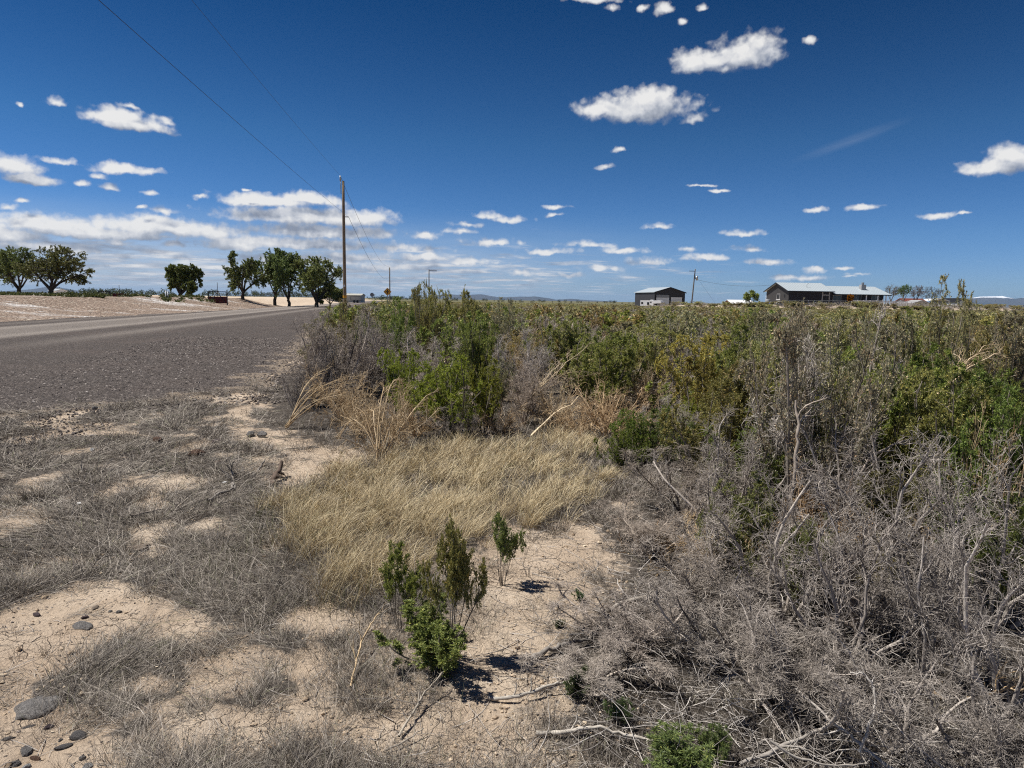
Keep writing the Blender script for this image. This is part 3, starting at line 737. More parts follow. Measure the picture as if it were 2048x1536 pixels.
G_BRIGHT = (.33, .40, .06); G_MID = (.28, .315, .085); G_OLIVE = (.36, .325, .125); G_YELLOW = (.45, .37, .11); G_DUSTY = (.38, .36, .22); G_DARK = (.18, .23, .06)
K_GREEN = [green_meshes(('g', i), seed=100 + i, n_main=15, n2=9, n3=8, nl=44, leaf=(.019, .0056), h=1, w=1.05, tilt=(3, 58)) for i in range(4)]
K_SPARSE = [green_meshes(('gs', i), seed=150 + i, n_main=11, n2=9, n3=9, nl=22, leaf=(.018, .0062), h=1, w=1.0, bare=.06) for i in range(3)]
K_MID = [green_meshes(('gm', i), seed=200 + i, n_main=13, n2=7, n3=6, nl=24, leaf=(.030, .010), h=1, w=1.1, tilt=(3, 68)) for i in range(5)]
K_DEAD = [dead_meshes(('d', i), seed=300 + i, n_main=11, n2=10, n3=8, n4=5, fine=.00125) for i in range(4)]
K_DEADM = [dead_meshes(('dm', i), seed=330 + i, n_main=10, n2=9, n3=7, n4=3, fine=.0021) for i in range(4)]
K_OPEN = [dead_meshes(('do', i), seed=700 + i, n_main=7, n2=8, n3=8, n4=4, fine=.0012, tilt=(4, 46), r0=.0145, wob=.27, up=.14) for i in range(3)]
K_WEED = [weed_meshes(('w', i), seed=360 + i) for i in range(3)]
FAR_G = [single_mesh(('fg', i), lambda i=i: far_green(400 + i)) for i in range(4)]
FAR_D = [single_mesh(('fd', i), lambda i=i: far_dead(430 + i)) for i in range(3)]

def green(px, Y, h, w, tint, label, k=0, kit=None, z=None, group=None, X=None, name='greasewood_bush', cat='bush', rz=None):
    X = atx(px, Y, h * .5) if X is None else X
    kit = kit or K_GREEN
    return plant(name, kit[k % len(kit)], (X, Y, tz(X, Y)), (w, w, h), RNG.uniform(0, 6.28) if rz is None else rz, label, cat, group, {'foliage': tint, 'stems': (1, 1, 1)})
def dead(px, Y, h, w, label, k=0, kit=None, tint=(1, 1, 1), name='dead_bush', group=None, cat='bush'):
    tint = tuple(min(1.25, .35 + .75 * v) for v in tint)
    X = atx(px, Y, h * .5); kit = kit or K_DEAD
    return plant(name, kit[k % len(kit)], (X, Y, tz(X, Y)), (w, w, h), RNG.uniform(0, 6.28), label, cat, group, {'stems': tint, 'twigs': tint})

# ------------------------------------------------------------------ plants one can point to
# left cluster at the edge of the gravel
dead(655, 10.4, 1.45, 1.5, 'tall brown grey dead bush at the gravel edge, in front of the tallest pole', 0, tint=(.82, .74, .68))
dead(630, 10.0, 1.15, 1.1, 'smaller dark grey dead bush leaning on the tall dead bush beside the gravel', 1, tint=(.62, .57, .54))
dead(720, 11.0, 1.25, 1.2, 'pale grey dead bush right of the tall dead bush at the gravel edge', 2, tint=(.95, .88, .83))
green(685, 11.6, 1.52, .5, G_OLIVE, 'narrow olive bush poking out above the tall dead bush by the road', 1, K_SPARSE)
dead(590, 9.6, .5, .6, 'low grey dead tuft bush beside the gravel, left of the tan weed stalks', 3, tint=(.75, .7, .66))
green(797, 9.0, .93, .82, G_BRIGHT, 'round bright green bush left of the largest bright green bush', 0)
green(895, 7.7, .97, .92, G_BRIGHT, 'largest bright green bush, standing behind the dry straw grass', 1)
green(972, 7.9, .90, .74, (.31, .37, .06), 'bright green bush joined to the right side of the largest bright green bush', 2)
green(850, 8.2, .6, .6, G_BRIGHT, 'low bright green bush between the two bright green bushes', 3)
dead(910, 7.6, .4, .9, 'dark brittle dead twigs under the largest bright green bush', 2, tint=(.55, .5, .46))
green(800, 12.5, 1.55, .9, G_MID, 'olive green bush below the yellow crossroads sign', 2)
green(848, 13.0, 1.86, .75, G_OLIVE, 'tallest olive bush beside the crossroads sign, its top above the mountains', 0, K_SPARSE)
green(862, 13.3, 1.78, .95, G_OLIVE, 'dense olive bush behind the tallest olive bush near the crossroads sign', 3)
green(935, 13.6, 1.72, 1.0, G_OLIVE, 'olive bush with several upright tops right of the tallest olive bush', 1)
green(1000, 14.6, 1.6, 1.1, G_DUSTY, 'dusty olive bush at the left edge of the open brush field', 2, K_SPARSE)
dead(770, 11.5, 1.0, 1.0, 'silver grey dead bush under the olive bush by the crossroads sign', 1, tint=(1.1, 1.05, 1.0))
dead(850, 10.4, 1.05, 1.3, 'silver grey dead bush behind the bright green bushes', 3, tint=(1.15, 1.08, 1.0))
dead(1060, 9.6, 1.15, 1.05, 'silver grey dead bush right of the largest bright green bush', 0, tint=(1.15, 1.1, 1.08))
dead(1050, 8.7, .75, .9, 'tangled grey brown dead bush behind the straw grass', 2, tint=(.95, .82, .7))
green(955, 10.8, 1.2, .9, G_MID, 'mid green bush behind the largest bright green bush', 0)
green(1000, 9.5, .75, .5, G_DUSTY, 'small dusty green bush squeezed behind the bright green pair', 3)
green(1205, 9.6, 1.12, 1.25, (.29, .30, .08), 'broad olive green bush above the pile of tan weeds', 2)
green(1165, 11.6, 1.15, 1.2, G_MID, 'green bush behind the broad olive green bush over the tan weeds', 1)
green(1290, 11.0, 1.2, 1.2, G_OLIVE, 'olive bush right of the broad bush above the tan weeds', 3)
green(1405, 8.6, 1.18, 1.15, G_YELLOW, 'yellowish olive bush left of the tall grey stemmed bush', 0)
green(1440, 7.5, .95, 1.0, (.36, .34, .08), 'yellow green bush low in front of the yellowish olive bush', 1)
green(1385, 7.3, .62, .7, G_BRIGHT, 'low bright green bush between the tan weeds and the yellow green bush', 2)
green(1285, 6.5, .58, .62, (.19, .26, .045), 'low fresh green bush at the right edge of the straw grass', 3)
green(1245, 6.15, .42, .5, (.20, .27, .05), 'small green bush touching the straw grass, in front of the low fresh green bush', 0)
green(1340, 6.3, .55, .5, G_DARK, 'dark green low bush right of the low fresh green bush', 1)
dead(1340, 6.7, .66, .75, 'grey dead twigs arching over the low fresh green bush', 2, tint=(1.05, 1.0, .95))
# the tall half-dead bush on the right and its neighbours
green(1600, 4.4, 1.52, .95, (.44, .41, .27), 'tall pale half bare bush with a pale twisted trunk, rising towards the house', 0, K_SPARSE)
green(1680, 4.9, 1.42, .9, (.42, .39, .25), 'pale grey green bush right behind the tall half bare bush', 1, K_SPARSE)
dead(1560, 4.7, 1.35, .9, 'airy pale grey dead bush tangled with the tall half bare bush', 1, kit=K_DEADM, tint=(1.15, 1.12, 1.05))
green(1530, 5.6, 1.15, .9, (.27, .26, .08), 'dark olive bush left of the tall half bare bush', 2)
green(1575, 5.2, .85, .8, G_DARK, 'shaded dark green bush behind the trunk of the tall half bare bush', 3)
green(1480, 6.3, 1.0, .9, G_OLIVE, 'olive bush behind the dead twigs left of the tall half bare bush', 1)
green(1560, 7.6, 1.45, 1.0, G_DUSTY, 'grey green bush just behind the tall half bare bush', 2, K_SPARSE)
green(1740, 6.6, 1.45, .8, G_DUSTY, 'dark stemmed bush with a narrow top below the house', 1, K_SPARSE)
green(1790, 5.4, 1.1, .95, (.24, .27, .07), 'green bush right of the tall half bare bush', 0)
green(1690, 5.9, 1.05, .95, G_OLIVE, 'olive bush between the tall half bare bush and the dark stemmed bush', 3)
green(1835, 4.6, .95, .85, (.27, .27, .08), 'olive green bush behind the nearest grey dead thicket', 1)
green(1960, 5.2, 1.25, 1.2, (.17, .22, .05), 'large dark green bush at the right border of the picture', 2)
green(2030, 4.5, 1.15, .95, (.15, .20, .045), 'dark green bush cut by the right border, in front of the large dark green bush', 3)
green(1890, 6.3, 1.5, .9, G_OLIVE, 'tall olive bush standing against the sheds beyond the house', 1)
green(1895, 6.0, 1.78, .75, (.36, .34, .16), 'tallest pale sprouting bush before the white carport', 2, K_SPARSE)
green(2010, 7.0, 1.5, 1.1, G_DUSTY, 'dusty olive bush in front of the snowy mountain', 0)
green(1650, 8.2, 1.45, 1.0, G_DUSTY, 'dusty bush in front of the house wall', 0, K_SPARSE)
dead(1690, 5.2, 1.5, .8, 'bare knobbly dead bush whose crown overlaps the house front', 3, tint=(1.0, .95, .88), kit=K_DEADM)
dead(1460, 4.4, .78, .95, 'grey dead bush behind the bare soil, left of the tall half bare bush', 3, tint=(.85, .8, .75))
dead(1375, 5.0, .5, 1.0, 'low brown dead twig bush beside the bare soil', 2, tint=(.66, .58, .5))
dead(1300, 4.2, .3, .9, 'sprawling brown dead twigs flat on the soil beside the small green seedlings', 0, tint=(.8, .7, .6))
dead(1480, 2.9, .4, .9, 'low dark dead twigs behind the fresh green plant at the lower border', 0, tint=(.7, .66, .62))
dead(1600, 2.45, .34, .8, 'low dead twigs right of the fresh green plant at the lower border', 3, tint=(.62, .58, .54))
dead(1250, 3.0, .25, .75, 'low grey brush with broken stems on the bare soil', 2, tint=(.8, .72, .66))
green(1480, 3.7, .62, .55, (.24, .26, .09), 'dull green bush in the grey twigs beside the tall half bare bush', 2)
green(1610, 3.4, .5, .42, (.22, .24, .08), 'small dull green bush behind the pale trunk', 1)
green(1355, 2.16, .14, .28, (.17, .21, .07), 'fresh green plant with narrow leaves at the lower border', 3, lib('herb', lambda: [green_meshes('herb0', seed=77, n_main=26, n2=5, n3=2, nl=20, leaf=(.085, .012), h=1, w=1.0, tilt=(4, 40))]))
green(1430, 2.25, .12, .14, (.15, .19, .065), 'smaller fresh green plant beside the fresh green plant at the lower border', 2, LIB['herb'])
green(1235, 2.45, .08, .12, (.13, .17, .065), 'small dark green herb left of the fresh green plant at the lower border', 2, LIB['herb'])
# seedlings on the bare soil
SEED = lib('seed', lambda: [green_meshes(('sd', i), seed=500 + i, n_main=[9, 7, 14][i], n2=10, n3=6, nl=24, leaf=(.036, .012), h=1, w=1.0, tilt=[(2, 24), (2, 20), (8, 55)][i], bare=[.24, .2, -.15][i], up=.16, dk=.7, a1=46) for i in range(3)])
SG = (.25, .29, .085)
def seedling(px, py, h, w, k, label, tint=SG, rz=0.0):
    X, Y = foot(px, py); green(px, Y, h, w, tint, label, k, SEED, X=X, name='greasewood_seedling', cat='shrub', rz=rz)
seedling(905, 1325, .60, .27, 0, 'tallest green seedling with a rusty tip, on the bare soil', (.30, .29, .095), .8)
seedling(872, 1345, .26, .44, 2, 'bushy green foot of the tallest seedling, beside its dark shadow', SG, .3)
seedling(1005, 1175, .40, .24, 1, 'green seedling with a bluish pointed tip right of the tallest seedling', (.24, .32, .10), 2.1)
seedling(798, 1268, .43, .25, 1, 'green seedling in front of the straw grass, above the grey stone', (.29, .34, .09), 1.0)
seedling(1160, 1202, .055, .085, 2, 'tiny dark green seedling on bare soil right of the tallest seedling', (.09, .15, .055))
seedling(1116, 1256, .045, .065, 2, 'tiniest green seedling on the bare soil', (.09, .15, .055), 1.4)
seedling(1145, 1395, .10, .16, 2, 'small dull green seedling among grey twigs on the soil', (.11, .15, .06), 2.2)
# dry tan weeds
def weed(px, Y, h, w, k, label, tint=(1, 1, 1), rz=0.0, tilt=(0, 0)):
    X = atx(px, Y, h * .4); e = plant('dry_weed', K_WEED[k], (X, Y, tz(X, Y)), (w, w, h / .7), rz, label, 'weed', None, {'stems': tint, 'twigs': tint})
    e.rotation_euler = (tilt[0], tilt[1], rz); return e
weed(775, 7.05, .66, 1.05, 0, 'tan dry weed fanning up from its root in front of the bright green bushes', (1, .96, .9), .4)
weed(690, 8.7, .66, 1.1, 1, 'tan dry weed heap leaning on the tall dead bush by the gravel', (1.05, .98, .9), 1.4)
weed(830, 7.7, .5, .9, 2, 'dry tan weed tangle under the round bright green bush', (.95, .85, .75), 2.2)
weed(1215, 8.0, .62, 1.35, 1, 'large pile of tan dry weeds behind the straw grass', (1.08, .98, .88), .2)
weed(1280, 7.5, .52, .9, 0, 'rusty tan dry weed at the right end of the weed pile', (1, .88, .76), 1.7)
weed(1110, 8.6, .62, 1.0, 2, 'pale dry weed with long slanting stems left of the weed pile', (1.1, 1.1, 1.08), 3.0)
weed(1030, 11.0, 1.05, .9, 1, 'pale tan dry weed among the silver grey bushes', (1.05, 1.0, .92), 4.0)
weed(1930, 4.2, .85, .75, 0, 'tan dry weed fanning out in front of the dark green bushes', (1.0, .92, .82), 5.0)
weed(1640, 3.9, .6, .7, 2, 'rusty dry weed deep in the grey thicket', (.95, .80, .66), 2.0)
weed(1440, 3.9, .32, .8, 1, 'tan dry weed at the edge of the grey thicket', (1.0, .92, .8), 2.9)
weed(1560, 9.2, 1.0, .8, 2, 'pale dry weed in the brush field in front of the house gable', (1.0, .95, .88), 1.1)
weed(735, 7.7, .55, .9, 0, 'tan dry weed between the gravel edge heap and the weed fanning from its root', (1.05, 1.0, .92), 3.3)
weed(1160, 7.9, .5, .9, 2, 'tan dry weed at the left end of the large weed pile', (1.1, 1.02, .94), 5.1)
weed(1000, 7.9, .4, .8, 1, 'flattened dry weed between the bright green bush and the straw grass', (1.0, .92, .84), 2.6)
green(1760, 4.0, .62, .6, (.25, .26, .09), 'olive bush half hidden among the grey twigs of the lower right thicket', 3)
green(1520, 4.6, .72, .7, (.22, .25, .07), 'leafy olive green bush left of the twisted pale trunk', 1)
green(1930, 3.9, .7, .6, (.20, .24, .06), 'green bush between the grey dead bushes near the right border', 2)
green(2040, 3.3, .62, .5, (.17, .21, .055), 'dark green leaves showing through the dead twigs at the right border', 0)
green(1690, 3.5, .42, .45, (.26, .25, .10), 'low dull olive bush deep in the lower right thicket', 2)
dead(2000, 2.15, .42, .7, 'dark twig tangle at the very bottom of the right border', 1, tint=(.65, .62, .6))
dead(1180, 2.65, .16, .6, 'flat grey twigs around the short upright grey stub', 3, tint=(.95, .88, .8))
dead(1420, 3.4, .45, .9, 'brown grey twig bush beside the long slanting grey branch', 2, tint=(.8, .74, .68))
O = dict(kit=K_OPEN)
dead(1700, 4.0, .95, 1.0, 'broad open grey dead bush in front of the tall half bare bush', 0, tint=(.8, .75, .7), **O)
dead(1850, 3.5, .95, 1.0, 'open grey dead bush at the lower right, with a dark upright trunk', 1, tint=(.72, .68, .65), **O)
dead(2010, 3.3, .98, .95, 'tall pale grey dead bush at the right border', 2, tint=(.95, .92, .88), **O)
dead(1570, 3.3, .85, .9, 'open grey dead bush with thick stems at the foot of the tall half bare bush', 1, tint=(.75, .7, .65), **O)
dead(1690, 2.85, .80, .85, 'thick stemmed grey dead bush in the middle of the lower right thicket', 2, tint=(.75, .71, .68), **O)
dead(1860, 2.7, .78, .8, 'grey dead bush above the thick grey fallen branch', 0, tint=(.7, .67, .65), **O)
dead(2030, 2.55, .85, .8, 'dark stemmed dead bush in the bottom right corner', 1, tint=(.8, .77, .75), **O)
dead(1530, 2.6, .42, .7, 'low open dead bush in front of the fresh green plant at the lower border', 0, tint=(.85, .8, .76), **O)
dead(1770, 2.3, .40, .7, 'low tangle of dead stems around the pale branches at the lower border', 2, tint=(.8, .76, .72), **O)
dead(1780, 3.2, .45, .9, 'dense grey twig mass low in the lower right thicket', 1, tint=(.72, .68, .64))
dead(1640, 3.5, .45, .9, 'dense brown grey twig mass behind the thick stemmed dead bush', 3, tint=(.7, .64, .58))
X_, Y_ = foot(850, 1300); green(850, Y_, .22, .26, (.24, .28, .09), 'airy green shoots linking the seedlings in front of the straw grass', 2, SEED, X=X_, name='greasewood_seedling', cat='shrub', rz=2.4)
green(1450, 5.3, 1.0, 1.0, (.33, .33, .10), 'leafy olive green bush behind the arching grey twigs', 0)
green(1640, 5.0, 1.2, .9, (.36, .36, .12), 'leafy yellowish olive bush just right of the twisted pale trunk', 1)
green(1770, 5.0, 1.22, 1.0, (.28, .32, .08), 'tall green bush rising behind the broad open grey dead bush', 2)
green(1880, 4.7, 1.12, .9, (.34, .34, .11), 'rounded olive bush rising behind the open dead bush with a dark trunk', 3)
green(1985, 4.3, 1.1, .8, (.22, .28, .07), 'green bush just behind the tall pale grey dead bush at the right border', 0)
green(1540, 6.4, 1.35, 1.0, (.37, .35, .15), 'tall dusty olive bush left behind the tall half bare bush', 1)
green(1820, 6.8, 1.5, 1.0, (.31, .33, .10), 'tall olive green bush below the right end of the house', 2)
green(1710, 7.6, 1.5, 1.1, (.36, .34, .15), 'tall dusty olive bush below the chimney end of the house', 3)
green(1480, 7.9, 1.3, 1.1, (.29, .32, .09), 'green bush below the distant red barn', 1)
# ------------------------------------------------------------------ brush field
def scatter(y0, y1, step, rng):
    """jittered grid over what the camera can see of the field"""
    out = []
    for y in np.arange(y0, y1, step):
        xl = -RS * y - 2.6 + (1.0 if y < 13 else 0); xr = 0.86 * y + 3
        for x in np.arange(xl, xr, step):
            out.append((x + rng.uniform(-.48, .48) * step, y + rng.uniform(-.48, .48) * step))
    return np.array(out)
frng = np.random.default_rng(21)
pts = np.concatenate([scatter(9.2, 16, .9, frng), scatter(16, 30, 1.1, frng), scatter(30, 60, 1.35, frng), scatter(60, 125, 2.0, frng), scatter(125, 235, 3.0, frng), scatter(131, 147, 1.6, frng)])
q_ = proj(np.stack([pts[:, 0], pts[:, 1], np.zeros(len(pts))], 1))
L_ = lat(pts[:, 0], pts[:, 1])
keep = (L_ > road_right(pts[:, 1]) + .25 + .6 * frng.random(len(pts)))
# the heroes' corner, house pad, garage and lanes stay clear
keep &= ~((pts[:, 1] < 11.5) & (q_[:, 0] < 1120)) & ~((pts[:, 1] < 10.2) & (q_[:, 0] < 1330))
keep &= ~(((pts[:, 0] - 75) / 42) ** 2 + ((pts[:, 1] - 160) / 22) ** 2 < .62)
keep &= ~((np.abs(pts[:, 0] - 43) < 11) & (np.abs(pts[:, 1] - 190) < 30) & (pts[:, 1] > 166))
keep &= (frng.random(len(pts)) > .08) & (fbm(pts[:, 0] * .5 + 80, pts[:, 1] * .5, 2) > .27)
pts = pts[keep]
pts = pts[np.argsort(np.hypot(pts[:, 0], pts[:, 1]))]
# nearer spots on the right, in front of the first rows
d_ = np.hypot(pts[:, 0], pts[:, 1])
clump = fbm(pts[:, 0] * .22 + 40, pts[:, 1] * .22, 3)
isg = (clump + .35 * (frng.random(len(pts)) - .5)) > .478
hh = np.interp(d_, [9, 20, 45, 90, 240], [1.05, 1.10, 1.0, .82, .70]) * frng.uniform(.55, 1.32, len(pts)) * np.where(isg, 1, .88)
ww = np.interp(d_, [9, 30, 60, 125, 240], [1.25, 1.5, 1.8, 2.5, 3.3]) * frng.uniform(.65, 1.3, len(pts))
zz = terrain(pts[:, 0], pts[:, 1]) - .02
tints = [G_MID, (.30, .34, .09), G_DUSTY, G_MID, (.42, .36, .15), G_DUSTY, (.36, .34, .20), (.30, .30, .11), (.35, .32, .16)]
LG = 'olive green bush of the open brush field, beyond the separate near bushes'
LD = 'grey leafless bush of the open brush field, beyond the separate near bushes'
ng = nd = 0; restg = []; restd = []
for i in range(len(pts)):
    x, y = pts[i]; rz = float(frng.uniform(0, 6.28)); h = float(hh[i]); w = float(ww[i])
    if isg[i]:
        if ng >= 300: restg.append(i); continue
        ng += 1; t = tints[frng.integers(len(tints))]
        if d_[i] < 17:
            sp = frng.random() < .3
            kit = (K_SPARSE if sp else K_MID); kk = int(frng.integers(len(kit)))
            plant('greasewood_bush', kit[kk], (x, y, zz[i]), (w, w, h), rz, LG, 'bush', 'green bushes of the brush field', {'foliage': t})
        else:
            o = obj('greasewood_bush', FAR_G[frng.integers(4)], None, (x, y, zz[i])) if d_[i] > 24 else None
            if o is None:
                plant('greasewood_bush', K_MID[frng.integers(5)], (x, y, zz[i]), (w, w, h), rz, LG, 'bush', 'green bushes of the brush field', {'foliage': t})
            else:
                o.scale = (w, w, h); o.rotation_euler[2] = rz; o.color = (*t, 1); tag(o, LG, 'bush', 'green bushes of the brush field')
    else:
        if nd >= 300: restd.append(i); continue
        nd += 1; g = float(frng.uniform(.75, 1.2)); t = (g, g * .96, g * .92) if frng.random() < .7 else (g, g * .88, g * .74)
        if d_[i] < 19:
            plant('dead_bush', K_DEADM[frng.integers(4)], (x, y, zz[i]), (w, w, h), rz, LD, 'bush', 'grey bushes of the brush field', {'stems': t, 'twigs': t})
        else:
            o = obj('dead_bush', FAR_D[frng.integers(3)], None, (x, y, zz[i])); o.scale = (w, w, h); o.rotation_euler[2] = rz; o.color = (*t, 1)
            tag(o, LD, 'bush', 'grey bushes of the brush field')

for i in np.where((d_ > 10) & (d_ < 34))[0][::9]:
    x, y = pts[i] + frng.uniform(-.5, .5, 2); s_ = float(frng.uniform(.7, 1.1))
    plant('dry_weed', K_WEED[frng.integers(3)], (x, y, float(terrain(np.array([x]), np.array([y]))[0])), (s_ * 1.1, s_ * 1.1, s_ * 1.15), float(frng.uniform(0, 6.28)), 'pale tan dry weed caught between the bushes of the open brush field', 'weed', 'dry weeds in the brush field', {'stems': (1.05, 1.02, .96), 'twigs': (1.05, 1.02, .96)})

def far_scatter(name, idx, protos, label):
    """the thousands of farther bushes: one object that places copies of bush meshes on its points"""
    V = np.stack([pts[idx, 0], pts[idx, 1], zz[idx]], 1)
    me = bpy.data.meshes.new(name); me.vertices.add(len(V)); me.vertices.foreach_set('co', V.astype(np.float32).ravel())
    a = me.attributes.new('sz', 'FLOAT_VECTOR', 'POINT'); a.data.foreach_set('vector', np.stack([ww[idx], ww[idx], hh[idx]], 1).astype(np.float32).ravel())
    a = me.attributes.new('rz', 'FLOAT', 'POINT'); a.data.foreach_set('value', frng.uniform(0, 6.28, len(V)).astype(np.float32))
    a = me.attributes.new('pick', 'INT', 'POINT'); a.data.foreach_set('value', frng.integers(0, len(protos), len(V)).astype(np.int32))
    me.update()
    o = stuff(name, me, label, 'brush')
    g = bpy.data.node_groups.new(name, 'GeometryNodeTree')
    g.interface.new_socket('Geometry', in_out='INPUT', socket_type='NodeSocketGeometry'); g.interface.new_socket('Geometry', in_out='OUTPUT', socket_type='NodeSocketGeometry')
    n = g.nodes; l = g.links
    gi = n.new('NodeGroupInput'); go = n.new('NodeGroupOutput'); j = n.new('GeometryNodeGeometryToInstance'); ip = n.new('GeometryNodeInstanceOnPoints')
    for p in protos[::-1]:
        oi = n.new('GeometryNodeObjectInfo'); oi.inputs['Object'].default_value = p; oi.inputs['As Instance'].default_value = True
        l.new(oi.outputs['Geometry'], j.inputs[0])
    m2p = n.new('GeometryNodeMeshToPoints'); l.new(gi.outputs[0], m2p.inputs[0]); l.new(m2p.outputs[0], ip.inputs['Points'])
    jg = n.new('GeometryNodeJoinGeometry')
    n.remove(j)
    for p in protos[::-1]:
        pass
    for nd_ in [x for x in n if x.bl_idname == 'GeometryNodeObjectInfo']: l.new(nd_.outputs['Geometry'], jg.inputs[0])
    l.new(jg.outputs[0], ip.inputs['Instance']); ip.inputs['Pick Instance'].default_value = True
    def attr(nm, dt, sock):
        na = n.new('GeometryNodeInputNamedAttribute'); na.data_type = dt; na.inputs['Name'].default_value = nm
        l.new([s for s in na.outputs if s.enabled][0], sock); return na
    attr('pick', 'INT', ip.inputs['Instance Index'])
    attr('sz', 'FLOAT_VECTOR', ip.inputs['Scale'])
    cx = n.new('ShaderNodeCombineXYZ'); na = n.new('GeometryNodeInputNamedAttribute'); na.data_type = 'FLOAT'; na.inputs['Name'].default_value = 'rz'
    l.new([s for s in na.outputs if s.enabled][0], cx.inputs[2]); l.new(cx.outputs[0], ip.inputs['Rotation'])
    l.new(ip.outputs[0], go.inputs[0])
    md = o.modifiers.new('scatter', 'NODES'); md.node_group = g
    return o
def protos_of(meshes):
    out = []
    for me in meshes:
        out.append(next(o for o in SC.objects if o.type == 'MESH' and o.data == me))
    return out
PG = []
for me, t in zip(FAR_G, (G_MID, G_OLIVE, G_DUSTY, (.35, .33, .14))):
    c = [o for o in SC.objects if o.type == 'MESH' and o.data == me and o.parent is None]
    c[-1].color = (*t, 1); PG.append(c[-1])
fgo = far_scatter('far_green_brush', np.array(restg), PG, 'far olive green brush thinning into one mass towards the house and garage')
far_scatter('far_grey_brush', np.array(restd), protos_of(FAR_D), 'far grey leafless brush mixed into the green brush before the house')
fgo.color = (.35, .325, .16, 1)
print('field', ng, nd, len(restg), len(restd), d_[np.array(restg)[0]], d_[np.array(restd)[0]])
# ------------------------------------------------------------------ grasses
def blades(name, B, ang, length, phi0, phi1, width, mat, label, cat, K=4, rng=RNG, wav=.25):
    """ribbon blades rooted at B (N,3), leaning along heading ang from phi0 to phi1 (angles from vertical)"""
    n = len(B); s = np.arange(K) / (K - 1)
    hd = np.stack([np.cos(ang), np.sin(ang), np.zeros(n)], 1); sd = np.stack([-np.sin(ang), np.cos(ang), np.zeros(n)], 1)
    P = np.empty((n, K, 3)); P[:, 0] = B
    tw = rng.normal(size=n) * wav
    for k in range(1, K):
        ph = phi0 + (phi1 - phi0) * (s[k] * .9)
        d = hd * np.sin(ph)[:, None] + np.array([0, 0, 1]) * np.cos(ph)[:, None] + sd * (tw * s[k])[:, None]
        P[:, k] = P[:, k - 1] + d * (length / (K - 1))[:, None]
    fl = B[:, 2:3] + .004
    P[:, 1:, 2] = np.maximum(P[:, 1:, 2], fl + .006 * rng.random((n, 1)))
    wdir = unit(sd + .6 * rng.normal(size=(n, 3)))
    wd = width[:, None] * np.array([1.0, .95, .7, .12])[None, :K] if K == 4 else width[:, None] * np.linspace(1, .12, K)[None, :]
    V = np.stack([P - wdir[:, None] * wd[:, :, None] * .5, P + wdir[:, None] * wd[:, :, None] * .5], 2).reshape(-1, 3)
    b = np.arange(n)[:, None] * (2 * K) + np.arange(K - 1)[None, :] * 2
    Q = np.stack([b, b + 1, b + 3, b + 2], -1).reshape(-1, 4)
    return stuff(name, np_mesh(name, V, [Q], mat, smooth=True), label, cat)

def sample(n, x0, x1, y0, y1, rng):
    """points, denser near the camera (even over the picture rather than over the ground)"""
    v = rng.random(n); y = y0 * (y1 / y0) ** v
    x = rng.uniform(0, 1, n); xl = np.maximum(x0, -.80 * y - .5); xr = np.minimum(x1, .80 * y + .5)
    return xl + x * (xr - xl), y
grng = np.random.default_rng(5)
def near_z(x, y): 
    d = density(x, y); return terrain(x, y) + sstep(16, 9, np.hypot(x, y)) * d['off'] * (0.022 * d['grey'] + 0.018 * (fbm(x * 9, y * 9, 3) - .5) + .03 * d['straw'])
def flow(x, y): return 2.6 + 3.2 * (fbm(x * .9 + 7, y * .9, 2) - .5) * 2

# grey matted dead grass: tufts whose blades are combed one way and lie down
x, y = sample(9500, -9, 3.0, 1.7, 13, grng); d = density(x, y)
k = grng.random(len(x)) < d['grey'] * (1 - .8 * d['brush']) * 1.05; x, y = x[k], y[k]; dd = {a: b[k] for a, b in d.items()}
r = np.hypot(x, y); nb = np.clip(92 * (4.0 / r) ** .35, 44, 110).astype(int)
ti = np.repeat(np.arange(len(x)), nb); m = len(ti)
tr = np.clip(.06 + .035 * (r - 2) * .35, .06, .15)[ti] * (1 + dd['lush'][ti] * .3)
a0 = grng.uniform(0, 2 * math.pi, m); rr = tr * np.sqrt(grng.random(m))
bx = x[ti] + rr * np.cos(a0); by = y[ti] + rr * np.sin(a0); bz = near_z(bx, by) - .004
tuft_fl = flow(x, y) + grng.normal(size=len(x)) * .45
ang = tuft_fl[ti] + grng.normal(size=m) * .72
up = (grng.random(len(x)) < .22)[ti] | (dd['px'] > 560)[ti] & (grng.random(m) < .6)
ang = np.where(up, a0 + grng.normal(size=m) * .7, ang)
ln = grng.uniform(.03, .12, m) * np.where(grng.random(m) < .25, 2.0, 1.0) * np.where(up, .8, 1.1) * (1 + .35 * dd['lush'][ti]) * np.clip(r[ti] / 5, .85, 1.25)
p0 = np.where(up, grng.uniform(.05, .6, m), grng.uniform(.8, 1.35, m)); p1 = np.where(up, grng.uniform(.5, 1.4, m), grng.uniform(1.4, 1.8, m))
w = np.clip(.0012 * r[ti] / 3, .0012, .0031) * grng.uniform(.7, 1.5, m)
blades('grey_grass', np.stack([bx, by, bz], 1), ang, ln, p0, p1, w, M['grey_grass'], 'matted grey dead grass lying in combed tufts over the tan soil', 'grass')
print('grey blades', m)
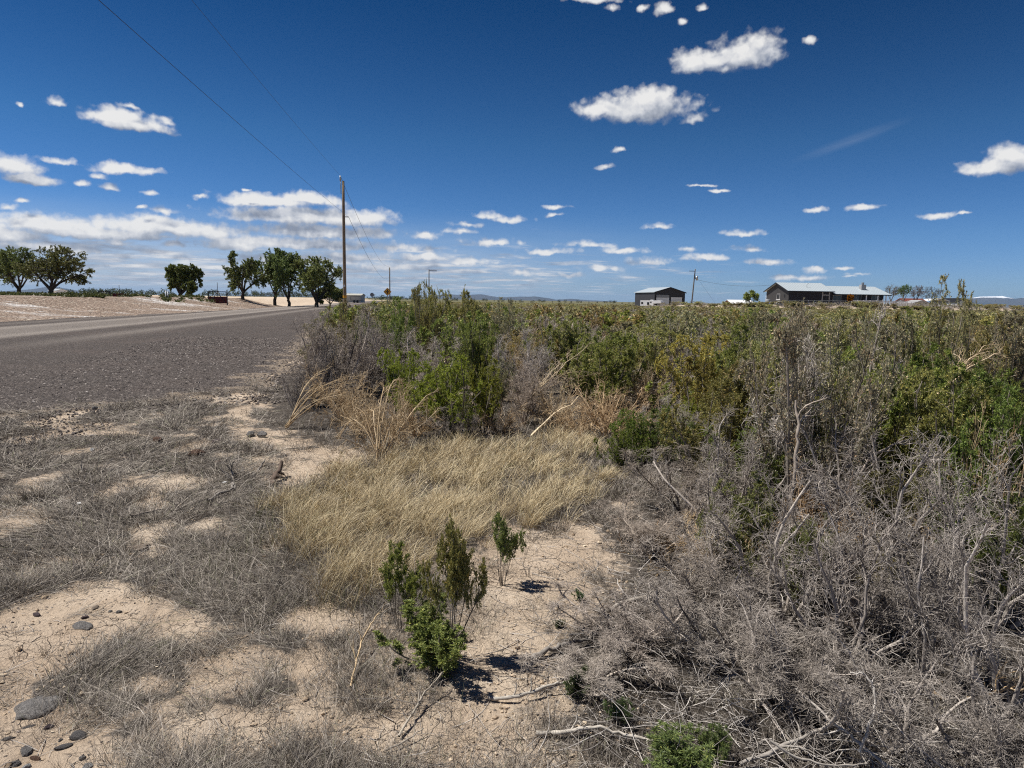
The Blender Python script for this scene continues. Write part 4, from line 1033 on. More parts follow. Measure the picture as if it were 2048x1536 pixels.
# short upright grey stubble over the sparse soil
x, y = sample(2600, -3, 2.2, 1.7, 7.5, grng); d = density(x, y)
k = grng.random(len(x)) < (.30 + .35 * (d['px'] > 640)) * (1 - .8 * d['bare']) * (1 - d['straw']) * d['off']; x, y = x[k], y[k]
ti = np.repeat(np.arange(len(x)), 26); m = len(ti); a0 = grng.uniform(0, 6.283, m); rr = .022 * np.sqrt(grng.random(m)) * (1 + grng.random(len(x)))[ti]
bx = x[ti] + rr * np.cos(a0); by = y[ti] + rr * np.sin(a0)
blades('stubble', np.stack([bx, by, near_z(bx, by) - .004], 1), a0, grng.uniform(.025, .075, m) * (.7 + .6 * grng.random(len(x)))[ti], grng.uniform(0, .3, m), grng.uniform(.15, .8, m), np.clip(.0012 * np.hypot(bx, by) / 3, .0012, .0024), M['grey_grass'], 'short upright grey stubble dotted over the bare tan soil', 'grass')
# straw coloured grass patch: tufts of bent blades, heads leaning to the right, with grey gaps
x, y = sample(5200, -4, 2.2, 3.2, 8.6, grng); d = density(x, y); gap = fbm(x * 2.4 + 60, y * 2.4, 3)
k = grng.random(len(x)) < np.clip(d['straw'] * 1.3 * (1.5 - 1.25 * sstep(.49, .64, gap)), 0, 1); x, y = x[k], y[k]; T = len(x)
nb = grng.integers(18, 70, T); ti = np.repeat(np.arange(T), nb); m = len(ti)
th = (grng.uniform(.55, 1.1, T) * (.55 + .9 * fbm(x * 1.2 + 11, y * 1.2, 3)))
tl = .35 + 2.6 * (fbm(x * 1.1, y * 1.1, 3) - .5) + grng.normal(size=T) * .55
a0 = grng.uniform(0, 6.283, m); rr = .055 * np.sqrt(grng.random(m))
bx = x[ti] + rr * np.cos(a0); by = y[ti] + rr * np.sin(a0)
own = grng.random(m) < .55
fl = np.where(own, a0 + grng.normal(size=m) * .4, tl[ti] + grng.normal(size=m) * .38)
tb = grng.uniform(.25, 1.15, T)[ti]
blades('straw_grass', np.stack([bx, by, near_z(bx, by) - .005], 1), fl, grng.uniform(.10, .27, m) * th[ti], grng.uniform(.02, .4, m), tb + grng.uniform(.1, .75, m), np.clip(.0017 * np.hypot(bx, by) / 4, .0014, .0036) * grng.uniform(.6, 1.3, m), M['straw'], 'dry straw coloured grass bent over in a patch before the bushes', 'grass', wav=.35)
print('straw', m)
# green blades among the grey and the straw
x, y = sample(42000, -4, 2.4, 2.0, 8, grng); d = density(x, y)
k = grng.random(len(x)) < np.clip(d['lush'] * .75 + d['straw'] * .28 * (fbm(x * 2.2, y * 2.2, 3) > .5), 0, 1) * sstep(.42, .6, fbm(x * 3.1 + 50, y * 3.1, 3)); x, y = x[k], y[k]; m = len(x)
blades('green_grass', np.stack([x, y, near_z(x, y) - .004], 1), grng.uniform(0, 6.28, m), grng.uniform(.06, .2, m), grng.uniform(0, .3, m), grng.uniform(.2, .9, m), np.clip(.0014 * np.hypot(x, y) / 4, .0012, .0026), M['green_grass'], 'thin green blades growing up through the grey dead grass', 'grass')
print('green', m)
# twig crumbs and broken stems on the soil
x, y = sample(14000, -6, 4.5, 1.7, 11, grng); d = density(x, y)
k = grng.random(len(x)) < (.28 + .7 * d['brush'] + .25 * (d['px'] > 700)) * d['off'] * (1 - .45 * d['bare']); x, y = x[k], y[k]; m = len(x)
a = grng.uniform(0, 6.283, m); l = grng.uniform(.02, .11, m) * np.where(grng.random(m) < .08, 2.4, 1); z = near_z(x, y) + .003
dirv = np.stack([np.cos(a), np.sin(a), grng.normal(size=m) * .10], 1)
P = np.stack([np.stack([x, y, z], 1) + dirv * l[:, None] * t + np.array([0, 0, .004]) * math.sin(t * 3) + grng.normal(size=(m, 3)) * [.004, .004, .001] for t in (0, .5, 1)], 1)
P[:, :, 2] = np.maximum(P[:, :, 2], z[:, None] - .002)
V, Q = tubes(P, np.clip(grng.uniform(.0007, .0022, m), .0007, .01)[:, None] * np.array([1, .9, .6])[None], 3)
stuff('twig_litter', np_mesh('twig_litter', V, [Q], M['twig_grey'], smooth=True), 'broken grey twigs and stems strewn over the soil', 'twigs')
# longer curved twigs dropped under the dead brush
x, y = sample(16000, -1.5, 5, 1.6, 7.5, grng); d = density(x, y)
k = grng.random(len(x)) < d['brush'] * .42 + .05 * (d['px'] > 700); x, y = x[k], y[k]; m = len(x)
a = grng.uniform(0, 6.283, m); l = grng.uniform(.06, .32, m); z = near_z(x, y) + .004 + grng.random(m) ** 2 * .10 * d['brush'][k]
p = np.stack([x, y, z], 1); dv = np.stack([np.cos(a), np.sin(a), grng.normal(size=m) * .22], 1); cu = grng.normal(size=(m, 3)) * [.35, .35, .12]; Ps = [p]
for i in range(5): dv = unit(dv + cu * .45 + grng.normal(size=(m, 3)) * .12); p = p + dv * (l / 5)[:, None]; Ps.append(p)
P = np.stack(Ps, 1); P[:, :, 2] = np.maximum(P[:, :, 2], near_z(P[:, :, 0].ravel(), P[:, :, 1].ravel()).reshape(m, 6) + .002)
V, Q = tubes(P, grng.uniform(.0008, .0027, m)[:, None] * np.array([1, .95, .85, .75, .6, .4])[None], 3)
stuff('fallen_twigs', np_mesh('fallen_twigs', V, [Q], M['twig_grey'], smooth=True), 'curved grey twigs lying in layers under the dead brush', 'twigs')
# loose stones: gravel spilled along the road edge and pebbles on the soil
def stones(name, x, y, size, mat, label, lift=.2):
    import bmesh
    bm = bmesh.new(); bmesh.ops.create_icosphere(bm, subdivisions=1, radius=1.0); V0 = np.array([v.co[:] for v in bm.verts]); F0 = np.array([[v.index for v in f.verts] for f in bm.faces]); bm.free()
    n = len(x); sc = size[:, None] * grng.uniform(.6, 1.3, (n, 3)) * [1, 1, .6]; a = grng.uniform(0, 6.283, n)
    V = V0[None] * (1 + .22 * grng.normal(size=(n, len(V0), 1))) * sc[:, None, :]
    c, s = np.cos(a)[:, None], np.sin(a)[:, None]
    V = np.stack([V[:, :, 0] * c - V[:, :, 1] * s, V[:, :, 0] * s + V[:, :, 1] * c, V[:, :, 2]], 2) + np.stack([x, y, near_z(x, y) + size * lift], 1)[:, None, :]
    Fq = (F0[None] + (np.arange(n) * len(V0))[:, None, None]).reshape(-1, 3)
    return stuff(name, np_mesh(name, V.reshape(-1, 3), [Fq], mat), label, 'gravel')
M['pebble'] = twig_mat('mixed_pebbles', [(0, (.07, .06, .058)), (.5, (.15, .13, .12)), (.85, (.27, .235, .21)), (1, (.5, .46, .42))], .85, False)
y = grng.uniform(6.5, 26, 26000) ** 1.0; t = grng.random(len(y)); Lr = road_right(y) + 1.1 - t ** 1.3 * 6.5; x = Lr - RS * y
stones('road_gravel', x, y, grng.uniform(.006, .021, len(y)) * (y / 10) ** .35, M['pebble'], 'loose dark gravel on the shoulder of the road', lift=.55)
x, y = sample(5200, -4, 2.5, 1.6, 9, grng); d = density(x, y); k = (grng.random(len(x)) < .35 + .4 * d['bare']) & (d['off'] > .5)
k &= (d['px'] < 1150) | (grng.random(len(x)) < .3)
x, y = x[k], y[k]
M['clod'] = twig_mat('soil_clods', [(0, (.30, .23, .16)), (.5, (.50, .40, .29)), (1, (.62, .53, .40))], .95, False)
cx, cy_ = sample(16000, -4, 2.5, 1.6, 8, grng); cd_ = density(cx, cy_); ck = (grng.random(len(cx)) < .2 + .6 * sstep(.45, .6, fbm(cx * 3 + 5, cy_ * 3, 3))) & (cd_['off'] > .6) & (cd_['px'] < 1320)
stones('soil_clods', cx[ck], cy_[ck], grng.uniform(.002, .0075, ck.sum()) * np.where(grng.random(ck.sum()) < .08, 2.0, 1.0), M['clod'], 'crumbs and clods of dry tan soil', lift=.3)
stones('soil_pebbles', x, y, grng.uniform(.0015, .007, len(x)), M['pebble'], 'small dark pebbles and crumbs scattered on the tan soil')
# ------------------------------------------------------------------ poles, wires, signs
def cyl_pts(x, y, z0, z1, lean=(0, 0)): return [(x, y, z0), (x + lean[0], y + lean[1], z1)]
def pole(px, Y, top_py, label, r=.15, lean=(0, 0), mat='pole', extras=None, group=None):
    X = atx(px, Y, 5); g = tz(X, Y); H = zat(top_py, X, Y) - g
    e = empty('utility_pole', (X, Y, g)); tag(e, label, 'utility pole', group)
    b = MB(); b.tube([(lean[0] * t, lean[1] * t, H * t - .3 * (t == 0)) for t in np.linspace(0, 1, 7)], np.linspace(r, r * .68, 7), 12); b.build('shaft', M[mat], e)
    return e, X, Y, g, H
P1, x1, y1, g1, H1 = pole(688, 42, 362, 'tallest brown wooden utility pole, standing behind the dead bush at the road edge', .112)
b = MB(); b.tube([(-.13, -.02, H1 - .75), (-.16, -.02, H1 + .12)], .022, 6); b.tube([(-.16, -.02, H1 + .02), (-.16, -.02, H1 + .30)], [.05, .035], 8); b.build('insulator', M['galv'], P1)
b = MB(); b.tube([(.0, -.13, H1 - 2.1), (.0, .16, H1 - 2.1)], .02, 6); b.tube([(.09, 0, H1 - 2.1), (.30, 0, H1 - 2.1)], .025, 6); b.build('neutral_bracket', M['dark_steel'], P1)
b = MB(); b.tube([(0, 0, 1.62), (0, 0, 1.78)], .118, 12, False); b.build('marker_band', M['sign_yellow'], P1)
b = MB(); b.box(-.05, .05, -.135, -.105, 2.3, 2.42); b.build('number_tag', M['white_paint'], P1)
P2, x2, y2, g2, H2 = pole(779.5, 152, 535, 'distant wooden utility pole right behind the yellow crossroads sign', .15, mat='pole_grey')
b = MB(); b.tube([(-.12, 0, H2 - .6), (-.12, 0, H2 + .3)], .04, 6); b.build('insulator', M['galv'], P2)
P3, x3, y3, g3, H3 = pole(858, 165, 539, 'distant utility pole with a short arm above the tall olive bush', .15, mat='pole_grey')
b = MB(); b.box(-.1, 1.9, -.06, .06, H3 - .35, H3 - .22); b.build('crossarm', M['pole_grey'], P3)
P4, x4, y4, g4, H4 = pole(1384.5, 160, 538, 'leaning grey utility pole with a transformer beside the garage', .17, (.5, 0), mat='pole_grey')
b = MB(); b.box(-.9, .55, -.07, .07, H4 - .55, H4 - .42); b.build('crossarm', M['pole_grey'], P4)
b = MB(); b.tube([(.95, -.1, H4 - 2.6), (.95, -.1, H4 - 1.6)], .24, 12); b.box(.5, .95, -.12, -.06, H4 - 2.3, H4 - 1.9); b.build('transformer', M['galv'], P4)
def wire(pts, r, label):
    b = MB(); b.tube(pts, r, 5); tag(b.build('power_line', M['wire']), label, 'wire'); return b
def sag(a, b_, s, n=40):
    t = np.linspace(0, 1, n)[:, None]; p = np.array(a) * (1 - t) + np.array(b_) * t; p[:, 2] -= (4 * s * t * (1 - t))[:, 0]; return p
def back_end(a, px):                           # where the wire from a leaves over the camera: crosses the top of the frame at column px
    best = None
    for x0 in np.linspace(-8, 10, 73):
        for s in np.linspace(.1, 2.4, 24):
            P = sag(a, (x0, -68, a[2] + .2), s, 160); P = P[P[:, 1] > 3]; q = proj(P); i = np.argmin(np.abs(q[:, 1]))
            if abs(q[i, 1]) < 60:
                e_ = abs(q[i, 0] - px) + 6 * abs(s - .9)
                if best is None or e_ < best[0]: best = (e_, x0, s)
    return best
A1 = (x1 - .16, y1 - .02, g1 + H1 + .3); N1 = (x1 + .3, y1, g1 + H1 - 2.1)
k1 = back_end(A1, 385); k2 = back_end(N1, 190)
wire(sag(A1, (k1[1], -68, A1[2] + .2), k1[2], 120), .0042, 'thin dark power line running from the top of the tallest pole up over the viewer')
wire(sag(N1, (k2[1], -68, N1[2] + .2), k2[2], 120), .0048, 'lower dark power line running from the side of the tallest pole up over the viewer')
wire(sag(A1, (x2 - .12, y2, g2 + H2 + .3), 1.6), .011, 'upper thin wire between the tallest pole and the pole behind the crossroads sign')
wire(sag(N1, (x2, y2, g2 + H2 - 2.0), 1.7), .011, 'lower thin wire between the tallest pole and the pole behind the crossroads sign')

def diamond_sign():
    Y = 95; X = atx(775, Y, 2); g = tz(X, Y); zc = zat(583.6, X, Y); s = 15.6 / 2 / F * Y
    e = empty('road_sign', (X, Y, g)); tag(e, 'yellow diamond warning sign with a black crossroads cross at the roadside', 'road sign'); zc -= g
    MB().box(-.045, .045, .012, .06, -.3, zc + s * .8).build('post', M['galv'], e)
    r = .10 * s; pts = []
    for k in range(4):
        a = k * math.pi / 2
        for t in (-.18, 0, .18): pts.append(((s - r) * math.cos(a) + r * 1.0 * math.cos(a + t * 4), (s - r) * math.sin(a) + r * math.sin(a + t * 4)))
    o = MB().prism([(p[0], p[1] + zc) for p in pts], 'y', -.006, .004).build('sign_plate', M['sign_yellow'], e)
    t = s * .95; i = s * .90; w = .028 * s
    bb = MB()
    for k in range(4):
        a0, a1 = k * math.pi / 2, (k + 1) * math.pi / 2
        q = [(i * math.cos(a0), i * math.sin(a0)), (i * math.cos(a1), i * math.sin(a1)), ((i - 2 * w) * math.cos(a1), (i - 2 * w) * math.sin(a1)), ((i - 2 * w) * math.cos(a0), (i - 2 * w) * math.sin(a0))]
        bb.prism([(p[0], p[1] + zc) for p in q], 'y', -.010, -.0062)
    bb.build('black_border', M['sign_black'], o)
    bb = MB(); a, h = .50 * s, .105 * s
    bb.prism([(-a, zc - h), (-h, zc - h), (-h, zc - a), (h, zc - a), (h, zc - h), (a, zc - h), (a, zc + h), (h, zc + h), (h, zc + a), (-h, zc + a), (-h, zc + h), (-a, zc + h)], 'y', -.011, -.0062)
    bb.build('cross_symbol', M['sign_black'], o)
diamond_sign()
def back_sign():
    Y = 150; X = atx(744, Y, 3); g = tz(X, Y); zc = zat(589.5, X, Y) - g; r = 4.2 / F * Y
    e = empty('road_sign', (X, Y, g)); tag(e, 'small grey sign seen from behind on a thin post far down the road', 'road sign')
    MB().box(-.04, .04, -.05, -.012, -.3, zc + r * .6).build('post', M['galv'], e)
    MB().prism([(r * math.cos(rad(22.5 + 45 * k)), zc + r * math.sin(rad(22.5 + 45 * k))) for k in range(8)], 'y', 0, .006).build('sign_plate', M['tank_grey'], e)
back_sign()

# ------------------------------------------------------------------ irrigation gates, posts, yard things on the left
def headgate(px, Y, w, h, panel_h, stem, label, frame=True, px_w=None, mat='red_steel'):
    X = atx(px, Y, 1.5); g = tz(X, Y); e = empty('canal_gate', (X, Y, g)); tag(e, label, 'gate'); t = .06
    if frame:
        b = MB()
        b.box(-w / 2 - t, -w / 2 + t, -t, t, -.4, h); b.box(w / 2 - t, w / 2 + t, -t, t, -.4, h); b.box(-w / 2 - t, w / 2 + t, -t, t, h, h + 2 * t)
        for s in (-1, 1): b.tube([(s * .06, -.1, h - .02), (s * w * .40, -.1, .10)], .055, 6)
        b.build('frame', M['dark_steel'], e)
    if panel_h:
        b = MB(); b.box(-w / 2 + t, w / 2 - t, -.03, .03, .02, panel_h)
        for k in range(5): xx = -w / 2 + .2 + k * (w - .4) / 4; b.box(xx - .03, xx + .03, -.06, -.031, .04, panel_h - .02)
        b.build('panel', M[mat], e)
    if stem:
        b = MB(); b.tube([(0, 0, max(panel_h, .2)), (0, 0, stem)], .035, 8); b.tube([(0, -.0, h - .05), (0, 0, h + .25)], .11, 8); b.build('screw_stem', M['dark_steel'], e)
    return e
headgate(435.5, 96, 2.6, 1.55, .95, 2.9, 'red steel canal headgate in a dark square frame, left of the group of elms')
headgate(239, 88, 1.85, .0, .48, 1.55, 'low red steel gate panel with a tall screw stem on the pink bank', frame=False)
headgate(209, 90, 1.45, .62, 0, 0, 'small dark open steel gate frame left of the low red gate panel')
for px, hpx, nm in ((331.5, 16, 'left one of the two white posts before the round tree'), (335.8, 16.5, 'right one of the two white posts before the round tree')):
    Y = 86; X = atx(px, Y, 1.5); g = tz(X, Y); H = 17 / F * Y
    e = empty('marker_post', (X, Y, g)); tag(e, nm, 'post'); MB().tube([(0, 0, -.3), (0, 0, H)], .062, 10).build('pipe', M['white_plastic'], e); MB().tube([(0, 0, H), (0, 0, H + .05)], [.072, .05], 10).build('cap', M['white_plastic'], e)
def shed(name, px0, px1, Y, eave_py, base_py, rise, depth, wall, roof, label, cat='shed', gable_front=True, rz=0.0, door=None):
    X0, X1 = atx(px0, Y, 1), atx(px1, Y, 1); Xc = (X0 + X1) / 2; w = X1 - X0; g = min(tz(Xc, Y), zat(base_py, Xc, Y)); h = zat(eave_py, Xc, Y) - g
    e = empty(name, (Xc, Y, g), rz); tag(e, label, cat)
    if gable_front: MB().prism([(-w / 2, -.5), (w / 2, -.5), (w / 2, h), (0, h + rise), (-w / 2, h)], 'y', 0, depth).build('walls', wall, e)
    else: MB().prism([(0, -.5), (depth, -.5), (depth, h), (depth / 2, h + rise), (0, h)], 'x', -w / 2, w / 2).build('walls', wall, e)
    o = .25; b = MB()
    if gable_front:
        k = rise / (w / 2)
        b.prism([(-w / 2 - o, h - o * k + .01), (0, h + rise + .01), (w / 2 + o, h - o * k + .01), (w / 2 + o, h - o * k + .13), (0, h + rise + .14), (-w / 2 - o, h - o * k + .13)], 'y', -o, depth + o)
    else:
        k = rise / (depth / 2)
        b.prism([(-o, h - o * k + .01), (depth / 2, h + rise + .01), (depth + o, h - o * k + .01), (depth + o, h - o * k + .13), (depth / 2, h + rise + .14), (-o, h - o * k + .13)], 'x', -w / 2 - o, w / 2 + o)
    b.build('roof', roof, e)
    if door: MB().box(*door).build('door', M['white_paint'], e)
    return e, w, h
shed('long_shed', 653, 722, 230, 590.5, 601, .5, 6, M['beige'], M['beige'], 'long low beige metal shed at the far end of the road', gable_front=False)
e = empty('flatbed_trailer', (atx(713, 215, 1), 215, tz(atx(713, 215, 1), 215))); tag(e, 'dark flatbed trailer parked before the long beige shed', 'trailer')
MB().box(-1.7, 1.7, -1, 1, .75, .92).build('deck', M['dark_steel'], e)
b = MB(); [b.box(x_ - .04, x_ + .04, -1, -.9, .92, 2.0) for x_ in (-1.6, 1.6)]; b.box(-1.64, 1.64, -1, -.9, 2.0, 2.1); b.build('stake_rack', M['dark_steel'], e)
for sx in (-.5, .5):
    b = MB(); b.tube([(sx, -1.05, .38), (sx, -.8, .38)], .38, 14); b.build('wheel', M['charcoal_trim'], e)
shed('white_shed', 98, 112, 200, 581.5, 586, .5, 5, M['white_paint'], M['metal_roof'], 'tiny white shed under the pair of big trees at the left', gable_front=False)
shed('barn', 1463, 1509, 300, 607.6, 611, 1.6, 12, M['barn_red'], M['white_paint'], 'distant red barn with a white roof behind the small round tree', 'barn', gable_front=False)

# ------------------------------------------------------------------ dark metal garage
def garage():
    Y = 185; X0, X1 = atx(1309.5, Y, 3), atx(1372.5, Y, 3); w = X1 - X0; g = tz((X0 + X1) / 2, Y) - .1
    h = zat(584.2, X0, Y) - g; pk = zat(575.0, (X0 + X1) / 2, Y) - g; D = 16.0
    e = empty('garage', (X0, Y, g), rad(9.0)); tag(e, 'charcoal metal garage with two pale roll doors and a pale roof', 'garage')
    MB().prism([(0, -.6), (w, -.6), (w, h), (w / 2, pk), (0, h)], 'y', 0, D).build('walls', M['charcoal'], e)
    k = (pk - h) / (w / 2); o = .3
    b = MB(); b.prism([(-o, h - o * k + .02), (w / 2, pk + .02), (w + o, h - o * k + .02), (w + o, h - o * k + .14), (w / 2, pk + .14), (-o, h - o * k + .14)], 'y', -.35, D + .35); b.build('roof', M['metal_roof'], e)
    b = MB(); b.prism([(-o, h - o * k - .16), (w / 2, pk - .16), (w + o, h - o * k - .16), (w + o, h - o * k + .13), (w / 2, pk + .13), (-o, h - o * k + .13)], 'y', -.42, -.355)
    b.box(-.06, .16, -.05, -.002, -.5, h - .2); b.box(w - .16, w + .06, -.05, -.002, -.5, h - .2); b.build('trim', M['charcoal_trim'], e)
    sc = w / 64.0
    def door(a, b_, top, panels):
        za = zat(top, X0 + a, Y) - g
        o_ = MB().box(a, b_, -.03, -.003, 0, za).build('garage_door', M['garage_door'], e)
        bb = MB(); bb.box(a - .15, a, -.06, -.004, -.1, za + .15); bb.box(b_, b_ + .15, -.06, -.004, -.1, za + .15); bb.box(a, b_, -.06, -.004, za, za + .15); bb.build('door_frame', M['charcoal_trim'], o_)
        if panels:
            bb = MB()
            for i in range(1, 8): bb.box(a + .02, b_ - .02, -.034, -.031, za * i / 8 - .035, za * i / 8 + .035)
            bb.build('panel_grooves', M['tank_grey'], o_)
        else:
            bb = MB(); bb.box(a + .02, b_ - .02, -.05, -.031, za - .75, za - .02); bb.build('door_top_shade', M['tank_grey'], o_)  # grey strip painting the frame's shadow across the door top
    door(3.2 * sc, 31.0 * sc, 589.5, False); door(34.5 * sc, 58.5 * sc, 594.5, True)
    MB().tube([(-.22, -.1, 0), (-.22, -.1, 2.3)], .09, 8).build('downpipe', M['white_plastic'], e)
garage()

# ------------------------------------------------------------------ motorhome
def motorhome():
    Y = 168; X0 = atx(1280.5, Y, 1.5); X1 = atx(1319, Y, 1.5); L_ = X1 - X0; g = tz((X0 + X1) / 2, Y); top = zat(600.4, X0, Y) - g; k = top / 2.95
    L_ *= 1.12; e = empty('motorhome', (X0, Y, g), rad(-30)); tag(e, 'white motorhome with a cab-over bunk parked in front of the garage', 'motorhome')
    s = L_ / 6.0
    b = MB(); b.prism([(0, .55 * k), (3.7 * s, .55 * k), (3.7 * s, 1.95 * k), (3.9 * s, 1.9 * k), (5.75 * s, 2.05 * k), (6.0 * s, 2.3 * k), (5.7 * s, 2.85 * k), (4.6 * s, 2.95 * k), (0, 2.95 * k)], 'y', 0, 2.3); b.build('coach_body', M['white_paint'], e)
    b = MB(); b.prism([(3.72 * s, .5 * k), (6.3 * s, .5 * k), (6.3 * s, 1.15 * k), (5.3 * s, 1.3 * k), (4.75 * s, 1.88 * k), (3.72 * s, 1.88 * k)], 'y', .15, 2.15); b.build('cab', M['white_paint'], e)
    b = MB(); b.prism([(4.0 * s, 1.3 * k), (5.1 * s, 1.32 * k), (4.7 * s, 1.84 * k), (4.0 * s, 1.84 * k)], 'y', .12, .148); b.prism([(5.32 * s, 1.33 * k), (5.36 * s, 1.36 * k), (4.82 * s, 1.9 * k), (4.78 * s, 1.87 * k)], 'y', .3, 2.0); b.build('windscreen', M['glass'], e)
    for a in ((.35, .75, 1.7, 2.35), (2.05, 2.5, 1.45, 2.3), (2.85, 3.15, 2.15, 2.5)):
        w_ = MB().box(a[0] * s, a[1] * s, -.02, -.003, a[2] * k, a[3] * k).build('window', M['glass'], e)
        f_ = MB(); f_.box((a[0] - .06) * s, a[0] * s, -.03, -.004, (a[2] - .06) * k, (a[3] + .06) * k); f_.box(a[1] * s, (a[1] + .06) * s, -.03, -.004, (a[2] - .06) * k, (a[3] + .06) * k); f_.build('window_frame', M['charcoal_trim'], w_)
    MB().box(2.6 * s, 3.4 * s, .7, 1.5, 2.95 * k, 3.15 * k).build('roof_unit', M['white_paint'], e)
    for wx in (1.1, 5.3):
        wh = MB().tube([(wx * s, -.02, .38), (wx * s, .25, .38)], .38, 16).build('wheel', M['charcoal_trim'], e)
        MB().tube([(wx * s, -.04, .38), (wx * s, -.021, .38)], .2, 12).build('hub', M['galv'], wh)
motorhome()

# ------------------------------------------------------------------ house
def house():
    Y = 149; X0 = atx(1577.5, Y, 3); g = 1.58
    e = empty('house', (X0, Y, g), rad(4.0)); tag(e, 'long charcoal ranch house with a pale metal roof, brick chimney and white railed deck', 'house')
    L1, L2, W = 9.6, 12.3, 11.0; h1, p1 = 3.0, 4.75; h2, p2 = 2.72, 4.15; D2 = 10.0; y2 = .9
    wl = MB(); wl.prism([(0, -.6), (W, -.6), (W, h1), (W / 2, p1), (0, h1)], 'x', 0, L1); wl.build('wall', M['shaded_navy'], e)
    MB().prism([(.05, .17), (W - .05, .17), (W - .05, h1 - .1), (W / 2, p1 - .08), (.05, h1 - .1)], 'x', -.022, -.0025).build('sunlit_gable_overlay', M['sunlit_siding'], e)  # thin sheet added to carry the gable's sunlit tone
    wl = MB(); wl.prism([(y2, -.6), (y2 + D2, -.6), (y2 + D2, h2), (y2 + D2 / 2, p2), (y2, h2)], 'x', L1 + .01, L1 + L2); wl.build('wall', M['shaded_navy'], e)
    def roof(x0, x1, y0, W_, h, p, oy, ox0, ox1):
        k = (p - h) / (W_ / 2)
        r = MB(); r.prism([(y0 - oy, h - oy * k + .03), (y0 + W_ / 2, p + .03), (y0 + W_ + oy, h - oy * k + .03), (y0 + W_ + oy, h - oy * k + .13), (y0 + W_ / 2, p + .13), (y0 - oy, h - oy * k + .13)], 'x', x0 - ox0, x1 + ox1)
        r = r.build('roof', M['metal_roof'], e)
        f = MB(); f.prism([(y0 - oy - .03, h - oy * k - .12), (y0 + W_ / 2, p - .12), (y0 + W_ + oy, h - oy * k - .12), (y0 + W_ + oy, h - oy * k + .12), (y0 + W_ / 2, p + .12), (y0 - oy - .03, h - oy * k + .12)], 'x', x0 - ox0 - .06, x0 - ox0 - .004)
        f.box(x0 - ox0, x1 + ox1, y0 - oy - .14, y0 - oy - .004, h - oy * k - .08, h - oy * k + .1)
        f.build('gutter', M['charcoal_trim'], r)
        s = MB()
        for i in range(int((x1 - x0 + ox0 + ox1) / .6)):
            xx = x0 - ox0 + .3 + i * .6; s.add([(xx - .02, y0 - oy, h - oy * k + .131), (xx + .02, y0 - oy, h - oy * k + .131), (xx + .02, y0 + W_ / 2, p + .131), (xx - .02, y0 + W_ / 2, p + .131), (xx, y0 - oy, h - oy * k + .17), (xx, y0 + W_ / 2, p + .17)], [(0, 4, 5, 3), (1, 2, 5, 4), (0, 1, 4), (3, 5, 2)])
        s.build('roof_seams', M['metal_roof'], r); return r
    roof(0, L1, 0, W, h1, p1, .55, .55, .35)
    r2 = roof(L1 + .4, L1 + L2, y2, D2, h2, p2, 1.5, 0, .9)
    # gable window, vent, foundation
    gw = MB().box(-.05, -.024, 4.1, 5.7, 1.05, 2.35).build('window', M['pale_trim'], e); MB().box(-.07, -.052, 4.3, 4.85, 1.2, 2.25).add([(-.07, 4.95, 1.2), (-.07, 5.5, 1.2), (-.07, 5.5, 2.25), (-.07, 4.95, 2.25)], [(0, 1, 2, 3)]).build('pane', M['glass'], gw)
    MB().box(-.12, -.024, 3.9, 5.9, .93, 1.045).build('sill', M['white_paint'], gw)
    MB().box(-.10, -.024, 1.7, 2.1, 1.6, 2.2).build('wall_lamp', M['charcoal_trim'], e)
    MB().box(-.04, -.003, 0, W, -.6, .16).build('foundation', M['foundation'], e)
    MB().tube([(-.08, W + .1, 0), (-.08, W + .1, h1 - .35)], .06, 8).build('downpipe', M['white_plastic'], e)
    # front: porch door, windows
    d = MB().box(7.55, 8.9, -.10, -.003, .0, 2.05).build('door', M['charcoal_trim'], e)
    f_ = MB(); f_.box(7.35, 7.55, -.14, -.004, -.2, 2.95); f_.box(8.9, 9.1, -.14, -.004, -.2, 2.95); f_.box(7.55, 8.9, -.14, -.004, 2.05, 2.25); f_.build('door_frame', M['pale_trim'], d)
    MB().box(.6, L1 - .3, -.05, -.003, -.5, .12).build('base_board', M['foundation'], e)
    def win(a, b_, z0, z1, mat='glass', nm='window'):
        w_ = MB().box(a, b_, y2 - .04, y2 - .003, z0, z1).build(nm, M[mat], e)
        f = MB(); f.box(a - .08, a, y2 - .06, y2 - .004, z0 - .08, z1 + .08); f.box(b_, b_ + .08, y2 - .06, y2 - .004, z0 - .08, z1 + .08); f.box(a, b_, y2 - .06, y2 - .004, z1, z1 + .08); f.box(a, b_, y2 - .06, y2 - .004, z0 - .08, z0); f.box((a + b_) / 2 - .03, (a + b_) / 2 + .03, y2 - .058, y2 - .041, z0, z1); f.build('window_frame', M['pale_trim'], w_)
    win(L1 + .8, L1 + 2.6, .9, 2.1); win(L1 + 5.0, L1 + 7.1, .3, 2.25, nm='patio_door'); win(L1 + 9.6, L1 + 11.2, .5, 2.2)
    for i, xx in enumerate((L1 + 4.3, L1 + 7.6, L1 + 10.2, L1 + 12.1)): MB().box(xx - .09, xx + .09, y2 - 1.35, y2 - 1.17, .15, 2.32).build('porch_post', M['white_paint'], e)
    c = MB().box(L1 + 8.3, L1 + 9.35, y2 + 2.0, y2 + 3.0, 2.9, 4.6).build('chimney', M['shed_grey'], r2)
    MB().box(-.2, .2, -.2, .2, 0, .5).build('chimney_cap', M['galv'], r2, (L1 + 8.82, y2 + 2.5, 4.61))
    MB().tube([(4.9, 2.0, 3.8), (4.9, 2.0, 4.5), (5.3, 2.0, 4.6)], .05, 6).build('roof_vent', M['galv'], e)
    # raised deck with white railing
    dk = MB().box(L1 + 3.2, L1 + L2 + 3.6, -2.2, y2 - .01, -.05, .12).build('deck', M['foundation'], e)
